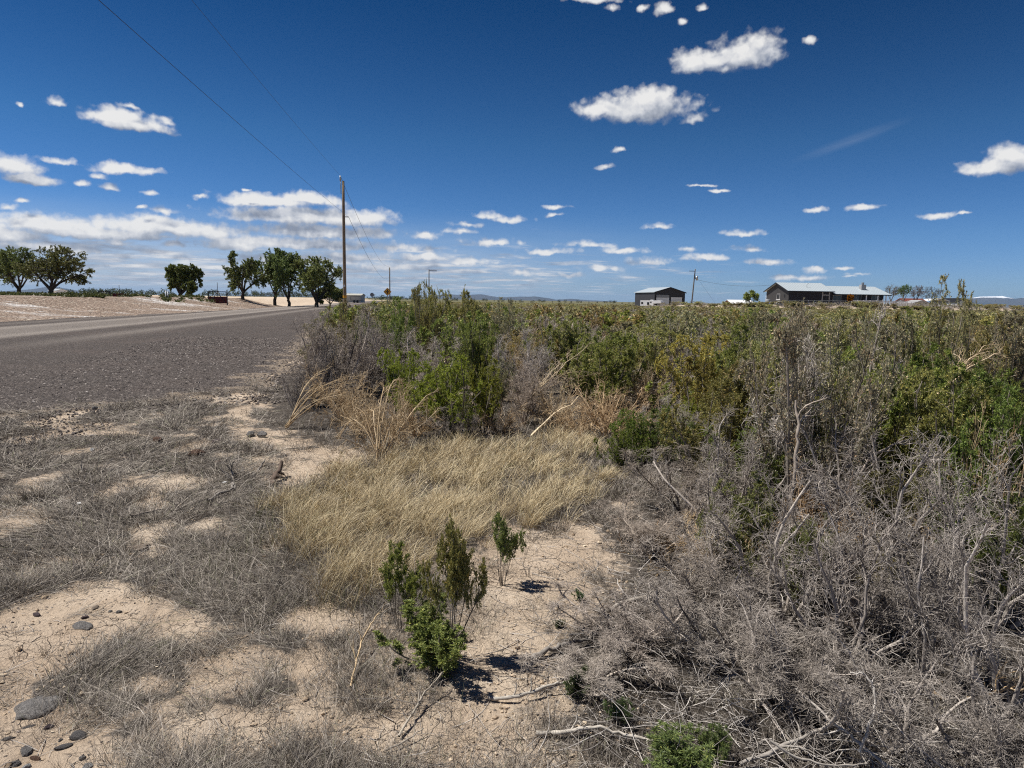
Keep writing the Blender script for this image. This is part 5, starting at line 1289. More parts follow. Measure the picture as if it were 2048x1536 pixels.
    rl = MB(); xa, xb = L1 + 3.3, L1 + L2 + 3.5
    rl.box(xa, xb, -2.15, -2.09, 1.05, 1.12); rl.box(xa, xb, -2.15, -2.09, .25, .31)
    for i in range(110): xx = xa + (xb - xa) * i / 109; rl.box(xx - .018, xx + .018, -2.135, -2.105, .31, 1.05)
    for i in range(10): xx = xa + (xb - xa) * i / 9; rl.box(xx - .05, xx + .05, -2.17, -2.07, .12, 1.18)
    rl.build('railing', M['white_paint'], dk)
    return X0, Y, g
hx, hy, hg = house()
def local(dx, dy): a = rad(4); return hx + dx * math.cos(a) - dy * math.sin(a), hy + dx * math.sin(a) + dy * math.cos(a)
def yard(name, px, Y, label, cat): X = atx(px, Y, 2); e = empty(name, (X, Y, tz(X, Y))); tag(e, label, cat); return e
e = yard('water_tank', 1535.5, 152, 'grey upright water tank at the gable end of the house', 'tank'); MB().tube([(0, 0, 0), (0, 0, 1.35), (0, 0, 1.42)], [.55, .55, .45], 20).build('tank_body', M['tank_grey'], e); MB().tube([(0, 0, 1.42), (0, 0, 1.5)], .2, 12).build('lid', M['dark_steel'], e)
e = yard('barrel', 1541.8, 150, 'blue plastic barrel beside the grey water tank', 'barrel'); MB().tube([(0, 0, 0), (0, 0, .15), (0, 0, .7), (0, 0, .85)], [.24, .29, .29, .24], 16).build('barrel_body', M['blue_plastic'], e); MB().tube([(0, 0, .85), (0, 0, .88)], .22, 14).build('lid', M['blue_plastic'], e)
e = yard('air_conditioner', 1557, 148.5, 'dark air conditioner box under the gable window of the house', 'air conditioner'); MB().box(-.45, .45, -.4, .4, .05, .8).build('casing', M['tank_grey'], e); MB().box(-.4, .4, -.415, -.402, .12, .72).build('grille', M['charcoal_trim'], e); MB().box(-.5, .5, -.45, .45, -.1, .048).build('plinth', M['foundation'], e)
# wire fence along the yard
e = empty('wire_fence', (0, 0, 0)); tag(e, 'low grey wire fence along the front of the house yard', 'fence')
fx = np.linspace(atx(1552, 142, 2), atx(1835, 146, 2), 24); fy = np.linspace(141.5, 146, 24)
b = MB()
for X, Y in zip(fx, fy): b.tube([(X, Y, tz(X, Y) - .2), (X, Y, tz(X, Y) + 1.05)], .035, 6)
b.build('fence_posts', M['galv'], e)
b = MB()
for z in (.15, .4, .65, .85, 1.02): b.tube([(X, Y, tz(X, Y) + z) for X, Y in zip(fx, fy)], .014 if z < 1 else .03, 4)
b.build('fence_wires', M['galv'], e)
# service drop wire from the transformer pole to the house
wire(sag((x4 + .9, y4 - .1, g4 + H4 - 2.4), (*local(.1, 5.4), hg + 4.5), .9), .022, 'thin service wire from the transformer pole to the house gable')
wire([(x4 + .4, y4, g4 + H4 - 1.2), (x4 + 5.6, y4 - 1, g4)], .014, 'slanting guy wire of the transformer pole')
# sheds and carport right of the house
shed('brick_red_shed', 1815, 1857, 172, 607.5, 614, 1.2, 7, M['shed_grey'], M['red_roof'], 'low shed with a weathered red roof under the bare trees', gable_front=False)
shed('pale_shed', 1826, 1858, 160, 606.5, 616, .6, 4, M['shed_grey'], M['shed_grey'], 'pale panel shed in front of the red roofed shed')
def carport():
    Y = 178; X0, X1 = atx(1867, Y, 2), atx(1898, Y, 2); Xc = (X0 + X1) / 2; g = tz(Xc, Y); w = X1 - X0; h = zat(601.2, Xc, Y) - g
    e = empty('carport', (Xc, Y, g)); tag(e, 'white roofed open carport behind the tall sprouting bush', 'carport')
    MB().prism([(-w / 2 - .2, h), (0, h + .55), (w / 2 + .2, h), (w / 2 + .2, h - .15), (0, h + .4), (-w / 2 - .2, h - .15)], 'y', 0, 6).build('roof', M['white_paint'], e)
    for sx in (-1, 1):
        for yy in (.1, 5.8): MB().box(sx * w / 2 - .08, sx * w / 2 + .08, yy - .08, yy + .08, -.3, h - .16).build('post', M['white_paint'], e)
carport()
shed('dark_roofed_shed', 1912, 1943, 190, 604.5, 614, 1.0, 9, M['white_paint'], M['charcoal_trim'], 'white shed with a dark roof right of the carport', rz=rad(12))
# ------------------------------------------------------------------ trees
def tree_mesh(seed, h, w, trunk_h, r0, nleaf, leaf, n0=5, spread=(15, 58), bare=0.0, levels=(11, 8, 5), droop=-.02, clump=.55):
    rng = np.random.default_rng(seed)
    T0 = np.array([[[0, 0, -.3], [rng.normal() * .08, rng.normal() * .08, trunk_h * .5], [rng.normal() * .15, rng.normal() * .15, trunk_h]]]) ; R0 = np.array([[r0 * 1.15, r0, r0 * .85]])
    P1, R1 = trunk_set(rng, n0, 8, (h - trunk_h) * .92, *spread, .12, r0 * .6, wob=.14, grav=.03, taper=.25); P1 = P1 + T0[:, -1:, :]
    P2, R2 = grow(rng, P1, R1, levels[0], .3, 1.0, (h - trunk_h) * .5, 6, rad(42), .06, .15, droop, r0 * .25, .3)
    P3, R3 = grow(rng, P2, R2, levels[1], .25, 1.0, (h - trunk_h) * .36, 5, rad(48), .02, .18, droop, r0 * .09, .4)
    P = np.concatenate([p.reshape(-1, 3) for p in (P1, P2, P3)]); sx = w / 2 / np.percentile(np.hypot(P[:, 0], P[:, 1]), 94); sz = (h - trunk_h) / (np.percentile(P[:, 2], 98.5) - trunk_h)
    def S(p): q = p.copy(); q[..., 0] *= sx; q[..., 1] *= sx; q[..., 2] = trunk_h + (q[..., 2] - trunk_h) * sz; return q
    P1, P2, P3 = S(P1), S(P2), S(P3); c = np.array([0, 0, trunk_h + .42 * (h - trunk_h)]); rr_ = np.array([w / 2, w / 2, .58 * (h - trunk_h)])
    def dm(p):
        q = (p - c) / rr_; m = np.linalg.norm(q, axis=2, keepdims=True); return c + q / np.maximum(m, 1e-6) * np.where(m > .95,   .9 + (m - .9) * .5, m) * rr_
    P2, P3 = dm(P2), dm(P3)
    V, Q = join_arrays([tubes(T0, R0, 10), tubes(P1, R1, 7), tubes(P2, np.maximum(R2, .012), 4), tubes(P3, np.maximum(R3, .008), 3)])
    keep = rng.random(len(P3)) > bare
    lv = leaves_on(rng, P3[keep], nleaf, leaf[0], leaf[1], spread=1.0, up=-.05, t0=.15)
    return np_mesh('trunk', V, [Q], M['bark'], smooth=True), np_mesh('crown', lv[0], [lv[1]], M['tree_leaf'])
def tree(px, Y, top_py, w_px, trunk_h, r0, label, seed, tint=(.13, .155, .05), nleaf=38, leaf=(.26, .14), cat='tree', rz=0.0, pale=False, name='elm_tree', **kw):
    X = atx(px, Y, 3); g = tz(X, Y); h = zat(top_py, X, Y) - g; w = w_px / F * Y
    tr, cr = tree_mesh(seed, h, w, trunk_h, r0, nleaf, leaf, **kw)
    e = empty(name, (X, Y, g), rz); tag(e, label, cat)
    if pale: tr.materials[0] = M['bark_pale']
    obj('trunk', tr, e); c = obj('crown', cr, e); c.color = (*tint, 1); return e
TL = (.19, .215, .075)
tree(36, 122, 495, 120, 1.0, .34, 'left one of the pair of big spreading elms at the left border', 11, TL, n0=6)
tree(100, 118, 489, 132, 1.0, .40, 'right one of the pair of big elms at the left border, with drooping branches', 12, TL, n0=7, droop=-.05)
tree(-22, 124, 501, 105, 1.5, .34, 'elm cut by the left border, beside the pair of big elms', 13, TL)
tree(363, 112, 530, 84, .5, .26, 'single low round elm behind the two white posts', 14, (.18, .225, .07), n0=9, spread=(8, 62), nleaf=50)
tree(486, 112, 506, 106, 1.3, .26, 'leftmost elm of the group of four, leaning over the red headgate side', 15, TL)
tree(549, 118, 497, 72, 1.7, .26, 'tallest straight elm in the middle of the group of four', 16, (.16, .225, .07), n0=5, spread=(6, 34), nleaf=50)
tree(577, 114, 506, 80, 1.1, .24, 'forked dark elm between the tallest elm and the widest elm', 17, TL, n0=5, spread=(8, 44))
tree(633, 112, 512, 128, .8, .32, 'widest elm of the group of four, beside the tallest pole', 18, (.21, .23, .075), n0=7)
tree(660, 120, 574, 56, .5, .1, 'low shrubby tree at the foot of the widest elm', 19, TL, n0=7, name='shrub_tree')
tree(1499, 141, 581, 33, 1.5, .08, 'small round bright green tree on the dirt mound left of the house', 20, (.34, .44, .11), n0=6, leaf=(.2, .10), name='young_tree', nleaf=9)
tree(1701, 143, 590, 12, .8, .07, 'small mustard yellow tree in front of the house deck', 21, (.50, .27, .012), n0=6, leaf=(.2, .12), name='young_tree', nleaf=24)
BT = dict(nleaf=5, leaf=(.16, .09), bare=.35, levels=(8, 8, 5), name='bare_tree')
tree(1783, 168, 569, 27, 1.3, .14, 'leafless pale tree at the right end of the house deck', 22, (.12, .11, .08), spread=(8, 34), pale=True, **BT)
tree(1806, 170, 569, 30, 1.4, .15, 'thinly leaved green tree behind the red roofed shed', 23, (.11, .17, .06), spread=(8, 36), pale=True, **{**BT, 'nleaf': 14, 'bare': .1})
tree(1832, 172, 570, 36, 1.2, .16, 'reddish brown bare tree with forked trunks over the red roofed shed', 24, (.17, .10, .075), spread=(10, 42), **BT)
tree(1863, 175, 572, 36, 1.3, .15, 'bare grey tree between the red roofed shed and the carport', 25, (.14, .12, .09), spread=(10, 42), **BT)

# far woods: nobody could count these
def far_trees(name, spans, label, tint, seed):
    rng = np.random.default_rng(seed); Vs = []; b = 0
    for (p0, p1, Y0, Y1, hpx, step) in spans:
        p = p0
        while p < p1:
            p += step * rng.uniform(.3, 1.7); Y = rng.uniform(Y0, Y1); X = atx(p, Y, 3); g = tz(X, Y); h = hpx * rng.uniform(.45, 1.25) / F * Y; w = h * rng.uniform(.6, 1.2)
            n = 110; u = rng.normal(size=(n, 3)); u = unit(u) * (rng.random((n, 1)) ** .4) * [w * .55, w * .55, h * .5] + [0, 0, h * .52]
            d = unit(rng.normal(size=(n, 3))); s = unit(np.cross(d, rng.normal(size=(n, 3)))); L = h * .16
            Vs.append((np.stack([u, u + d * L * .5 + s * L * .4, u + d * L, u + d * L * .5 - s * L * .4], 1) + [X, Y, g]).reshape(-1, 3))
    V = np.concatenate(Vs); o = stuff(name, np_mesh(name, V, [np.arange(len(V)).reshape(-1, 4)], M['tree_leaf']), label, 'trees'); o.color = (*tint, 1)
far_trees('far_woods', [(110, 340, 420, 620, 11, 4.2), (150, 340, 300, 420, 7, 7), (395, 700, 420, 620, 11, 4.2), (700, 830, 500, 800, 8, 4.5)], 'dark line of distant trees along the horizon left of the road', (.06, .08, .035), 5)
far_trees('far_copse', [(880, 1275, 420, 700, 6, 10), (1376, 1470, 400, 700, 5, 12), (1960, 2060, 300, 500, 6, 14)], 'scattered distant trees on the horizon beyond the brush field', (.07, .085, .04), 6)
# green weeds on the pink bank
wr = np.random.default_rng(9); Vs = []
for i in range(900):
    px = wr.uniform(-20, 660); Y = wr.uniform(62, 118); X = atx(px, Y, 1.2); s = (road_left(Y) - 1.5 - lat(X, Y)) / np.interp(Y, [40, 60, 110, 400], [17, 13, 6, 6])
    if s < .6 or fbm(X * .15, Y * .15, 2) < .54: continue
    g = tz(X, Y); h = wr.uniform(.2, .5); n = 60; u = unit(wr.normal(size=(n, 3))) * (wr.random((n, 1)) ** .4) * [h * 1.5, h * 1.5, h * .5] + [0, 0, h * .45]
    d = unit(wr.normal(size=(n, 3)) + [0, 0, .4]); q = unit(np.cross(d, wr.normal(size=(n, 3)))); L = .22
    Vs.append((np.stack([u, u + d * L * .5 + q * L * .35, u + d * L, u + d * L * .5 - q * L * .35], 1) + [X, Y, g]).reshape(-1, 3))
V = np.concatenate(Vs); o = stuff('bank_weeds', np_mesh('bank_weeds', V, [np.arange(len(V)).reshape(-1, 4)], M['leaf']), 'low green weeds growing along the top of the pink bank', 'weeds'); o.color = (.10, .13, .04, 1)

# ------------------------------------------------------------------ mountains
def mountain_mat():
    m, n = new_mat('mountain_slopes'); pos = n.new('ShaderNodeNewGeometry').outputs['Position']
    f = n.noise(pos, .0012, 6, .65)[0]; z = n.new('ShaderNodeSeparateXYZ', {0: pos}).outputs[2]
    c = n.ramp(f, [(.3, (.035, .038, .036)), (.7, (.085, .08, .075))])
    sn = n.sm(n.math('ADD', z, n.math('MULTIPLY', n.noise(pos, .004, 5, .7)[0], 150)), 352, 384)
    finish(n, n.mix(sn, c, (.85, .86, .88)), .9, .1); return m
M['mountain'] = mountain_mat()
def range_(name, Y, prof, seed, rough=1.0):
    """ridge line read as (column, row) pairs, built as sloping ground with spurs, Y metres out"""
    px = np.linspace(prof[0][0], prof[-1][0], 260); py = np.interp(px, [p[0] for p in prof], [p[1] for p in prof])
    X = np.array([atx(p, Y, 100) for p in px]); H = np.array([zat(r, x, Y) if True else 0 for r, x in zip(py, X)])
    H = np.maximum(H, 0) + (fbm(X * .0022 + seed, X * 0 + seed, 4) - .5) * 46 * rough * np.clip(H / 80, 0, 1)
    t = np.linspace(-1, 1, 41); Dp = 3600.0
    GX_, T = np.meshgrid(X, t); GH = np.broadcast_to(H, GX_.shape)
    Yy = Y + T * Dp * .5; sp = (fbm(GX_ * .0016 + seed, Yy * .0007, 4) - .5)
    Z = GH * np.clip(1 - np.abs(T) ** .9, 0, 1) * (1 + 1.0 * sp * np.clip(np.abs(T) * 2.2, 0, 1)) - 6
    i = np.arange(Z.size).reshape(Z.shape); q = np.stack([i[:-1, :-1], i[:-1, 1:], i[1:, 1:], i[1:, :-1]], -1).reshape(-1, 4)
    structure(name, np_mesh(name, np.stack([GX_.ravel(), Yy.ravel(), Z.ravel()], 1), [q], M['mountain'], smooth=True))
_zat = zat
def zat(py, X, Y):
    lo, hi = -50.0, 3000.0
    for _ in range(60):
        m = (lo + hi) / 2
        if proj(np.array([[X, Y, m]]))[0, 1] > py: lo = m
        else: hi = m
    return (lo + hi) / 2
range_('mountains', 21000, [(830, 596), (862, 592), (890, 588), (925, 590), (962, 588.5), (1000, 594), (1030, 592.5), (1070, 592), (1092, 595), (1112, 599), (1140, 597.5), (1180, 600), (1240, 603.5), (1290, 605), (1420, 607), (1560, 611)], 1.3)
range_('mountains', 19000, [(1780, 612), (1850, 607), (1905, 600), (1942, 595.5), (1970, 594.5), (2000, 595.5), (2020, 598.5), (2048, 594), (2120, 590), (2300, 588)], 7.7)
range_('mountains', 21500, [(1930, 598), (1958, 593), (1975, 592.5), (1990, 592.0), (2003, 591.4), (2016, 594.5), (2040, 599), (2070, 603)], 4.1, .5)
range_('mountains', 22000, [(40, 583), (70, 577), (90, 573.5), (110, 572.5), (130, 578), (180, 584), (260, 587)], 9.9)
range_('mountains', 23000, [(480, 591), (530, 586), (560, 583), (585, 582), (612, 588), (660, 593), (700, 595), (760, 595), (790, 592.5), (812, 595), (850, 599)], 2.9)
zat = _zat

# ------------------------------------------------------------------ air
hm = bpy.data.materials.new('haze_air'); hm.use_nodes = True; hm.node_tree.nodes.clear(); n = N(hm.node_tree)
pvn = n.new('ShaderNodeVolumePrincipled', {'Color': (.44, .67, 1.0, 1), 'Density': 2.1e-5, 'Anisotropy': 0.0})
o_ = n.new('ShaderNodeOutputMaterial'); n.l.new(pvn.outputs[0], o_.inputs['Volume'])
hb = MB().box(-46000, 46000, -2000, 45000, -70, 405).build('haze', hm); tag(hb, 'thin blue air over the whole plain', 'haze', kind='stuff')

# ------------------------------------------------------------------ stones one can point to
import bmesh
def rock_mesh(seed, flat=.5, rough=.30, angular=False):
    rng = np.random.default_rng(seed); bm = bmesh.new(); bmesh.ops.create_icosphere(bm, subdivisions=2 if angular else 4, radius=1.0)
    cuts = unit(rng.normal(size=(9, 3))); off = rng.uniform(.55, .9, 9)
    for v in bm.verts:
        p = np.array(v.co[:]); 
        for c, o in zip(cuts, off):
            dd = p @ c - o
            if dd > 0: p = p - c * dd * .92
        r = 1 + rough * (fbm(np.array([p[0] * 2.3 + seed]), np.array([p[1] * 2.3 + p[2] * 1.7]), 4)[0] - .5) * (0.5 if angular else 1)
        p = p * r; v.co = (p[0], p[1], p[2] * flat)
    me = bpy.data.meshes.new('stone'); bm.to_mesh(me); bm.free(); me.polygons.foreach_set('use_smooth', [not angular] * len(me.polygons)); return me
def stone(px, py, w, d, h, mat, label, seed, sink=.35, rz=None, angular=False, cat='stone', name='stone'):
    X, Y = foot(px, py); me = rock_mesh(seed, 1.0, angular=angular); me.materials.append(M[mat])
    z = float(near_z(np.array([X]), np.array([Y]))[0])
    o = obj(name, me, None, (X, Y, z + h * .5 - h * sink)); o.scale = (w / 2, d / 2, h / 2); o.rotation_euler = (0, 0, (seed * 1.3) % 6.28 if rz is None else rz); tag(o, label, cat)
stone(66, 1410, 0.210, 0.200, 0.100, 'rock_grey', 'large rough grey stone half buried in the soil at the lower left', 1, .68)
stone(156, 1472, 0.064, 0.055, 0.035, 'rock_dark', 'sharp black stone right of the large rough grey stone', 2, .25, angular=True)
stone(128, 1492, 0.072, 0.030, 0.025, 'rock_dark', 'long dark stone just below the sharp black stone', 3, .48, angular=True, rz=.5)
stone(52, 1500, 0.064, 0.043, 0.028, 'rock_grey', 'dark grey stone below the large rough grey stone', 4, .48, angular=True)
stone(28, 1527, 0.043, 0.038, 0.021, 'rock_dark', 'dark stone in the lower left corner', 5, .48, angular=True)
stone(52, 1531, .032, .03, .025, 'rock_pale', 'small pale stone in the lower left corner', 6, .48, angular=True)
stone(70, 1512, 0.051, 0.025, 0.017, 'rock_red', 'reddish flat stone near the lower left corner', 7, .48, angular=True)
stone(98, 1457, 0.038, 0.034, 0.025, 'rock_purple', 'purplish stone between the large rough grey stone and the sharp black stone', 8, .48, angular=True)
stone(57, 1454, 0.051, 0.017, 0.014, 'rock_dark', 'thin dark stone under the large rough grey stone', 9, .48, angular=True, rz=.6)
stone(16, 1480, 0.051, 0.021, 0.021, 'rock_grey', 'grey stone at the left border below the large rough grey stone', 10, .48, angular=True)
stone(164, 1517, 0.030, 0.025, 0.021, 'rock_grey', 'small grey stone near the lower border left of the grey grass tuft', 11, .48, angular=True)
stone(176, 1533, .04, .03, .025, 'rock_pale', 'pale stone on the lower border', 12, .48, angular=True)
stone(120, 1478, 0.021, 0.017, 0.013, 'rock_dark', 'tiny dark stone left of the sharp black stone', 13, .48, angular=True)
stone(73, 1230, 0.052, 0.030, 0.022, 'rock_purple', 'purple flat stone on the bare soil at the left', 14, .3)
stone(238, 1223, 0.042, 0.026, 0.020, 'rock_grey', 'smooth oval grey stone on the bare soil', 15, .3, rz=.2)
stone(220, 1222, 0.016, 0.020, 0.015, 'rock_grey', 'tiny grey stone beside the smooth oval grey stone', 16, .3)
stone(170, 1235, 0.040, 0.030, 0.020, 'rock_purple', 'brownish flat stone left of the smooth oval grey stone', 17, .35)
stone(190, 1217, .05, .03, .02, 'rock_tan', 'tan flat stone near the smooth oval grey stone', 18, .4)
stone(165, 1252, 0.120, 0.070, 0.040, 'rock_grey', 'grey stone behind the upright grey tuft', 19, .5)
stone(280, 1102, .17, .11, .05, 'rock_tan', 'flat tan slab lying in the grey grass', 20, .35, rz=.25)
stone(394, 920, 0.190, 0.120, 0.110, 'rock_red', 'red brown stone casting a shadow on the bare path', 21, .2, rz=.1, angular=True)
stone(436, 934, 0.060, 0.050, 0.030, 'rock_red', 'small red brown stone right of the larger red brown stone', 22, .3)
stone(502, 872, 0.100, 0.090, 0.090, 'rock_grey', 'left one of the two round dark stones by the path', 23, .25)
stone(524, 874, 0.120, 0.100, 0.100, 'rock_grey', 'right one of the two round dark stones by the path', 24, .25)
stone(434, 886, 0.150, 0.080, 0.070, 'rock_purple', 'flat brown stone left of the two round dark stones', 25, .4)
stone(317, 888, 0.170, 0.100, 0.100, 'rock_red', 'dark brown stone hidden in the grey grass', 26, .35)
stone(143, 970, 0.150, 0.070, 0.050, 'rock_dark', 'dark flat stone on the soil at the left', 27, .3, angular=True)
stone(190, 822, 0.100, 0.070, 0.060, 'rock_dark', 'dark stone at the edge of the road gravel', 28, .3)
stone(787, 1186, .115, .07, .055, 'rock_pale', 'smooth blue grey stone under the seedling in front of the straw grass', 29, .15)
stone(1218, 1318, .05, .04, .03, 'rock_tan', 'pinkish stone among the grey twigs', 30, .3)
stone(158, 1012, .05, .03, .03, 'white_paint', 'white scrap on the grey grass at the left', 31, .2, cat='scrap', name='white_scrap')
stone(241, 1000, .03, .02, .02, 'white_paint', 'smallest white scrap on the soil', 32, .2, cat='scrap', name='white_scrap')
stone(184, 903, .13, .05, .035, 'rock_pale', 'crumpled pale scrap lying on the path edge', 33, .1, cat='scrap', name='white_scrap')
stone(450, 971, .05, .035, .03, 'white_paint', 'white scrap beside the broken dead stump', 34, .2, cat='scrap', name='white_scrap')

# ------------------------------------------------------------------ fallen branches, sticks, stumps
def P_(px, py, Y=None, lift=0.0):
    if Y is None:
        p = gpt(px, py); return np.array([p[0], p[1], float(near_z(p[0:1], p[1:2])[0]) + lift])
    return at(px, py, Y)
def branch(label, pts, r, mat='bleached', tint=(1, 1, 1), twigs=0, seed=0, name='fallen_branch', cat='branch', tw_len=.12, smooth_n=5):
    """main stem through pts (sight points resting on the soil or at a given distance) with side twigs"""
    rng = np.random.default_rng(900 + seed); p = np.array([P_(*q) for q in pts]); t = np.linspace(0, 1, len(p)); tt = np.linspace(0, 1, (len(p) - 1) * smooth_n + 1)
    c = np.stack([np.interp(tt, t, p[:, k]) for k in range(3)], 1)
    for _ in range(2): c[1:-1] = (c[:-2] + 2 * c[1:-1] + c[2:]) / 4
    c = c + rng.normal(size=c.shape) * r * .35
    R = r * np.linspace(1, .45, len(c)) * (1 + .12 * rng.normal(size=len(c)))
    parts = [tubes(c[None], R[None], 7)]
    if twigs:
        A, B = grow(rng, c[None], R[None], twigs, .12, .98, tw_len, 6, rad(50), .12, .2, 0, r * .5, .35); parts.append(tubes(A, B, 4))
        A2, B2 = grow(rng, A, B, 3, .2, 1, tw_len * .45, 4, rad(50), .1, .2, 0, r * .3, .5); parts.append(tubes(A2, np.maximum(B2, .0007), 3))
    V, Q = join_arrays(parts); o = obj(name, np_mesh(name, V, [Q], M[mat], smooth=True)); o.color = (*tint, 1); tag(o, label, cat); return o
GREYW = (.62, .60, .58)
branch('dark brown stick lying on cracked soil at the lower left', [(308, 1428), (330, 1462), (362, 1485), (388, 1508)], .006, 'twig_grey', (.75, .68, .62), 3, 1, cat='stick', name='stick', tw_len=.05)
branch('grey stick across the grey grass left of the flat tan slab', [(262, 1046, None, .02), (300, 1038, None, .03), (324, 1033, None, .03)], .010, 'twig_grey', (.7, .65, .6), 0, 2, cat='stick', name='stick')
branch('dark stick in the soil left of the tan weed stalks', [(485, 812, None, .02), (512, 806, None, .03), (545, 800, None, .06)], .012, 'twig_grey', (.6, .55, .5), 0, 3, cat='stick', name='stick')
branch('short pale broken stub standing in the grey grass', [(318, 1180), (320, 1155, 3.95), (322, 1138, 3.98)], .016, 'bleached', (.85, .8, .72), 4, 4, cat='stub', name='stub', tw_len=.07)
branch('pale forked broken stump in the grey grass below the path', [(470, 985), (466, 955, 5.75), (462, 932, 5.8)], .018, 'bleached', GREYW, 7, 5, cat='stub', name='stub', tw_len=.2)
branch('dark charred stump piece beside the green grass', [(547, 972), (553, 962, None, .06), (560, 952, None, .12)], .035, 'twig_grey', (.35, .28, .24), 2, 6, cat='stub', name='stub')
branch('thin grey post stub leaning by the path', [(505, 958), (518, 938, 6.2), (530, 920, 6.25)], .014, 'bleached', GREYW, 0, 7, cat='stub', name='stub')
branch('curved grey stick under the forked broken stump', [(415, 1012, None, .02), (440, 1000, None, .04), (462, 992, None, .05), (468, 982, None, .05)], .014, 'bleached', GREYW, 3, 8, cat='stick', name='stick')
branch('forked tan stem lying on the grey grass beside the bushy seedling', [(702, 1382, None, .01), (714, 1340, None, .04), (724, 1312, None, .07), (742, 1288, None, .09), (757, 1268, None, .10)], .0052, 'twig_tan', (1.05, .98, .9), 4, 9, cat='branch', name='dry_branch', tw_len=.16)
branch('pale thorny stem on the soil below the bushy seedling', [(798, 1478, None, .01), (825, 1440, None, .03), (850, 1412, None, .05), (884, 1386, None, .07)], .0055, 'bleached', (1, .95, .85), 6, 10, cat='branch', name='dry_branch', tw_len=.07)
branch('thin straight pale stem on the soil at the lower border', [(772, 1508, None, .01), (815, 1488, None, .02), (848, 1472, None, .03)], .004, 'bleached', (1, .95, .88), 2, 11, cat='branch', name='dry_branch')
branch('long white branch lying from the bare soil into the grey brush', [(975, 1408, None, .01), (1040, 1412, None, .03), (1082, 1402, None, .04), (1122, 1392, None, .05), (1172, 1398, None, .05)], .0085, 'bleached', (1.1, 1.08, 1.02), 6, 12, tw_len=.10)
branch('grey log piece with a pale end on the bare soil', [(1062, 1330, None, .02), (1105, 1312, None, .03), (1135, 1302, None, .03), (1180, 1290, None, .03), (1212, 1284, None, .03)], .013, 'bleached', GREYW, 3, 13)
branch('pale fallen branch at the edge of the bare soil below the dry weeds', [(1205, 1240, None, .03), (1252, 1232, None, .06), (1320, 1222, None, .09), (1385, 1216, None, .11), (1450, 1214, None, .12)], .012, 'bleached', (.95, .92, .86), 5, 14, tw_len=.2)
branch('long grey branch slanting down through the brush to the right', [(1195, 1218, 3.35), (1255, 1270, 3.2), (1330, 1340, 3.0), (1400, 1390, 2.85), (1455, 1425, 2.75)], .014, 'bleached', (.66, .63, .6), 8, 15, tw_len=.22)
branch('short upright grey stub with a white side branch in the brush', [(1240, 1410), (1243, 1365, 2.72), (1236, 1330, 2.75), (1229, 1302, 2.8)], .011, 'bleached', (.6, .56, .53), 5, 16, cat='stub', name='stub', tw_len=.12)
branch('white side branch reaching from the grey stub over the soil', [(1236, 1356, 2.72), (1195, 1360, 2.75), (1150, 1370, 2.78), (1105, 1378, 2.8), (1075, 1378, 2.82)], .0075, 'bleached', (1.1, 1.08, 1.02), 4, 17, tw_len=.1)
branch('white branch lying under the fresh green plant at the lower border', [(1072, 1478, None, .01), (1120, 1482, None, .02), (1185, 1480, None, .04), (1250, 1492, None, .05), (1325, 1512, None, .05)], .0085, 'bleached', (1.15, 1.12, 1.05), 4, 18, tw_len=.1)
branch('thick grey fallen branch across the lower right corner', [(1924, 1505, 2.42), (1965, 1470, 2.45), (2005, 1435, 2.5), (2060, 1385, 2.58), (2100, 1350, 2.6)], .017, 'bleached', (.85, .83, .82), 3, 19, tw_len=.14)
branch('tan curved branch above the thick grey fallen branch', [(1868, 1388, 2.62), (1905, 1402, 2.6), (1950, 1396, 2.58), (2000, 1384, 2.55), (2070, 1358, 2.5)], .0095, 'twig_tan', (1.1, .98, .85), 4, 20, tw_len=.3)
branch('long pale branch rising from the lower border into the dead thicket', [(1790, 1545, 2.1), (1735, 1500, 2.15), (1690, 1465, 2.2), (1640, 1420, 2.3), (1590, 1375, 2.4)], .007, 'bleached', (1.0, .98, .96), 7, 21, tw_len=.28)
branch('long straight grey branch low across the dead thicket', [(1480, 1528, 2.2), (1570, 1490, 2.25), (1650, 1455, 2.3), (1740, 1430, 2.38), (1850, 1408, 2.5)], .0075, 'bleached', (.82, .8, .78), 5, 22, tw_len=.2)
branch('white hooked twig curling up from the lower border branch', [(1722, 1505, 2.15), (1738, 1450, 2.14), (1752, 1410, 2.16), (1748, 1370, 2.18), (1725, 1346, 2.2), (1700, 1346, 2.22)], .0055, 'bleached', (1.15, 1.14, 1.12), 3, 23, tw_len=.12)
branch('pale thin twig bent along the lower border', [(1540, 1482, 2.12), (1590, 1515, 2.1), (1660, 1532, 2.08), (1735, 1528, 2.1)], .005, 'bleached', (1.0, .97, .92), 3, 24, tw_len=.1)
branch('pale twisted trunk of dead wood standing through the tall half bare bush', [(1590, 1215, 3.75), (1594, 1120, 3.78), (1584, 1010, 3.8), (1590, 930, 3.82), (1597, 860, 3.85), (1592, 800, 3.9)], .015, 'twig_grey', (.95, .88, .80), 6, 25, name='dead_wood', cat='dead wood', tw_len=.3)
branch('knobbly grey dead trunk in the middle of the grey thicket', [(1738, 1430, 3.0), (1722, 1340, 3.02), (1712, 1250, 3.05), (1700, 1165, 3.05), (1694, 1140, 3.02), (1720, 1090, 3.1)], .024, 'twig_grey', (.72, .66, .62), 8, 26, name='dead_wood', cat='dead wood', tw_len=.3)
branch('dark dead trunk right of the knobbly grey dead trunk', [(1862, 1450, 2.9), (1872, 1370, 2.95), (1880, 1280, 3.0), (1878, 1200, 3.05)], .023, 'twig_grey', (.38, .34, .32), 7, 27, name='dead_wood', cat='dead wood', tw_len=.3)
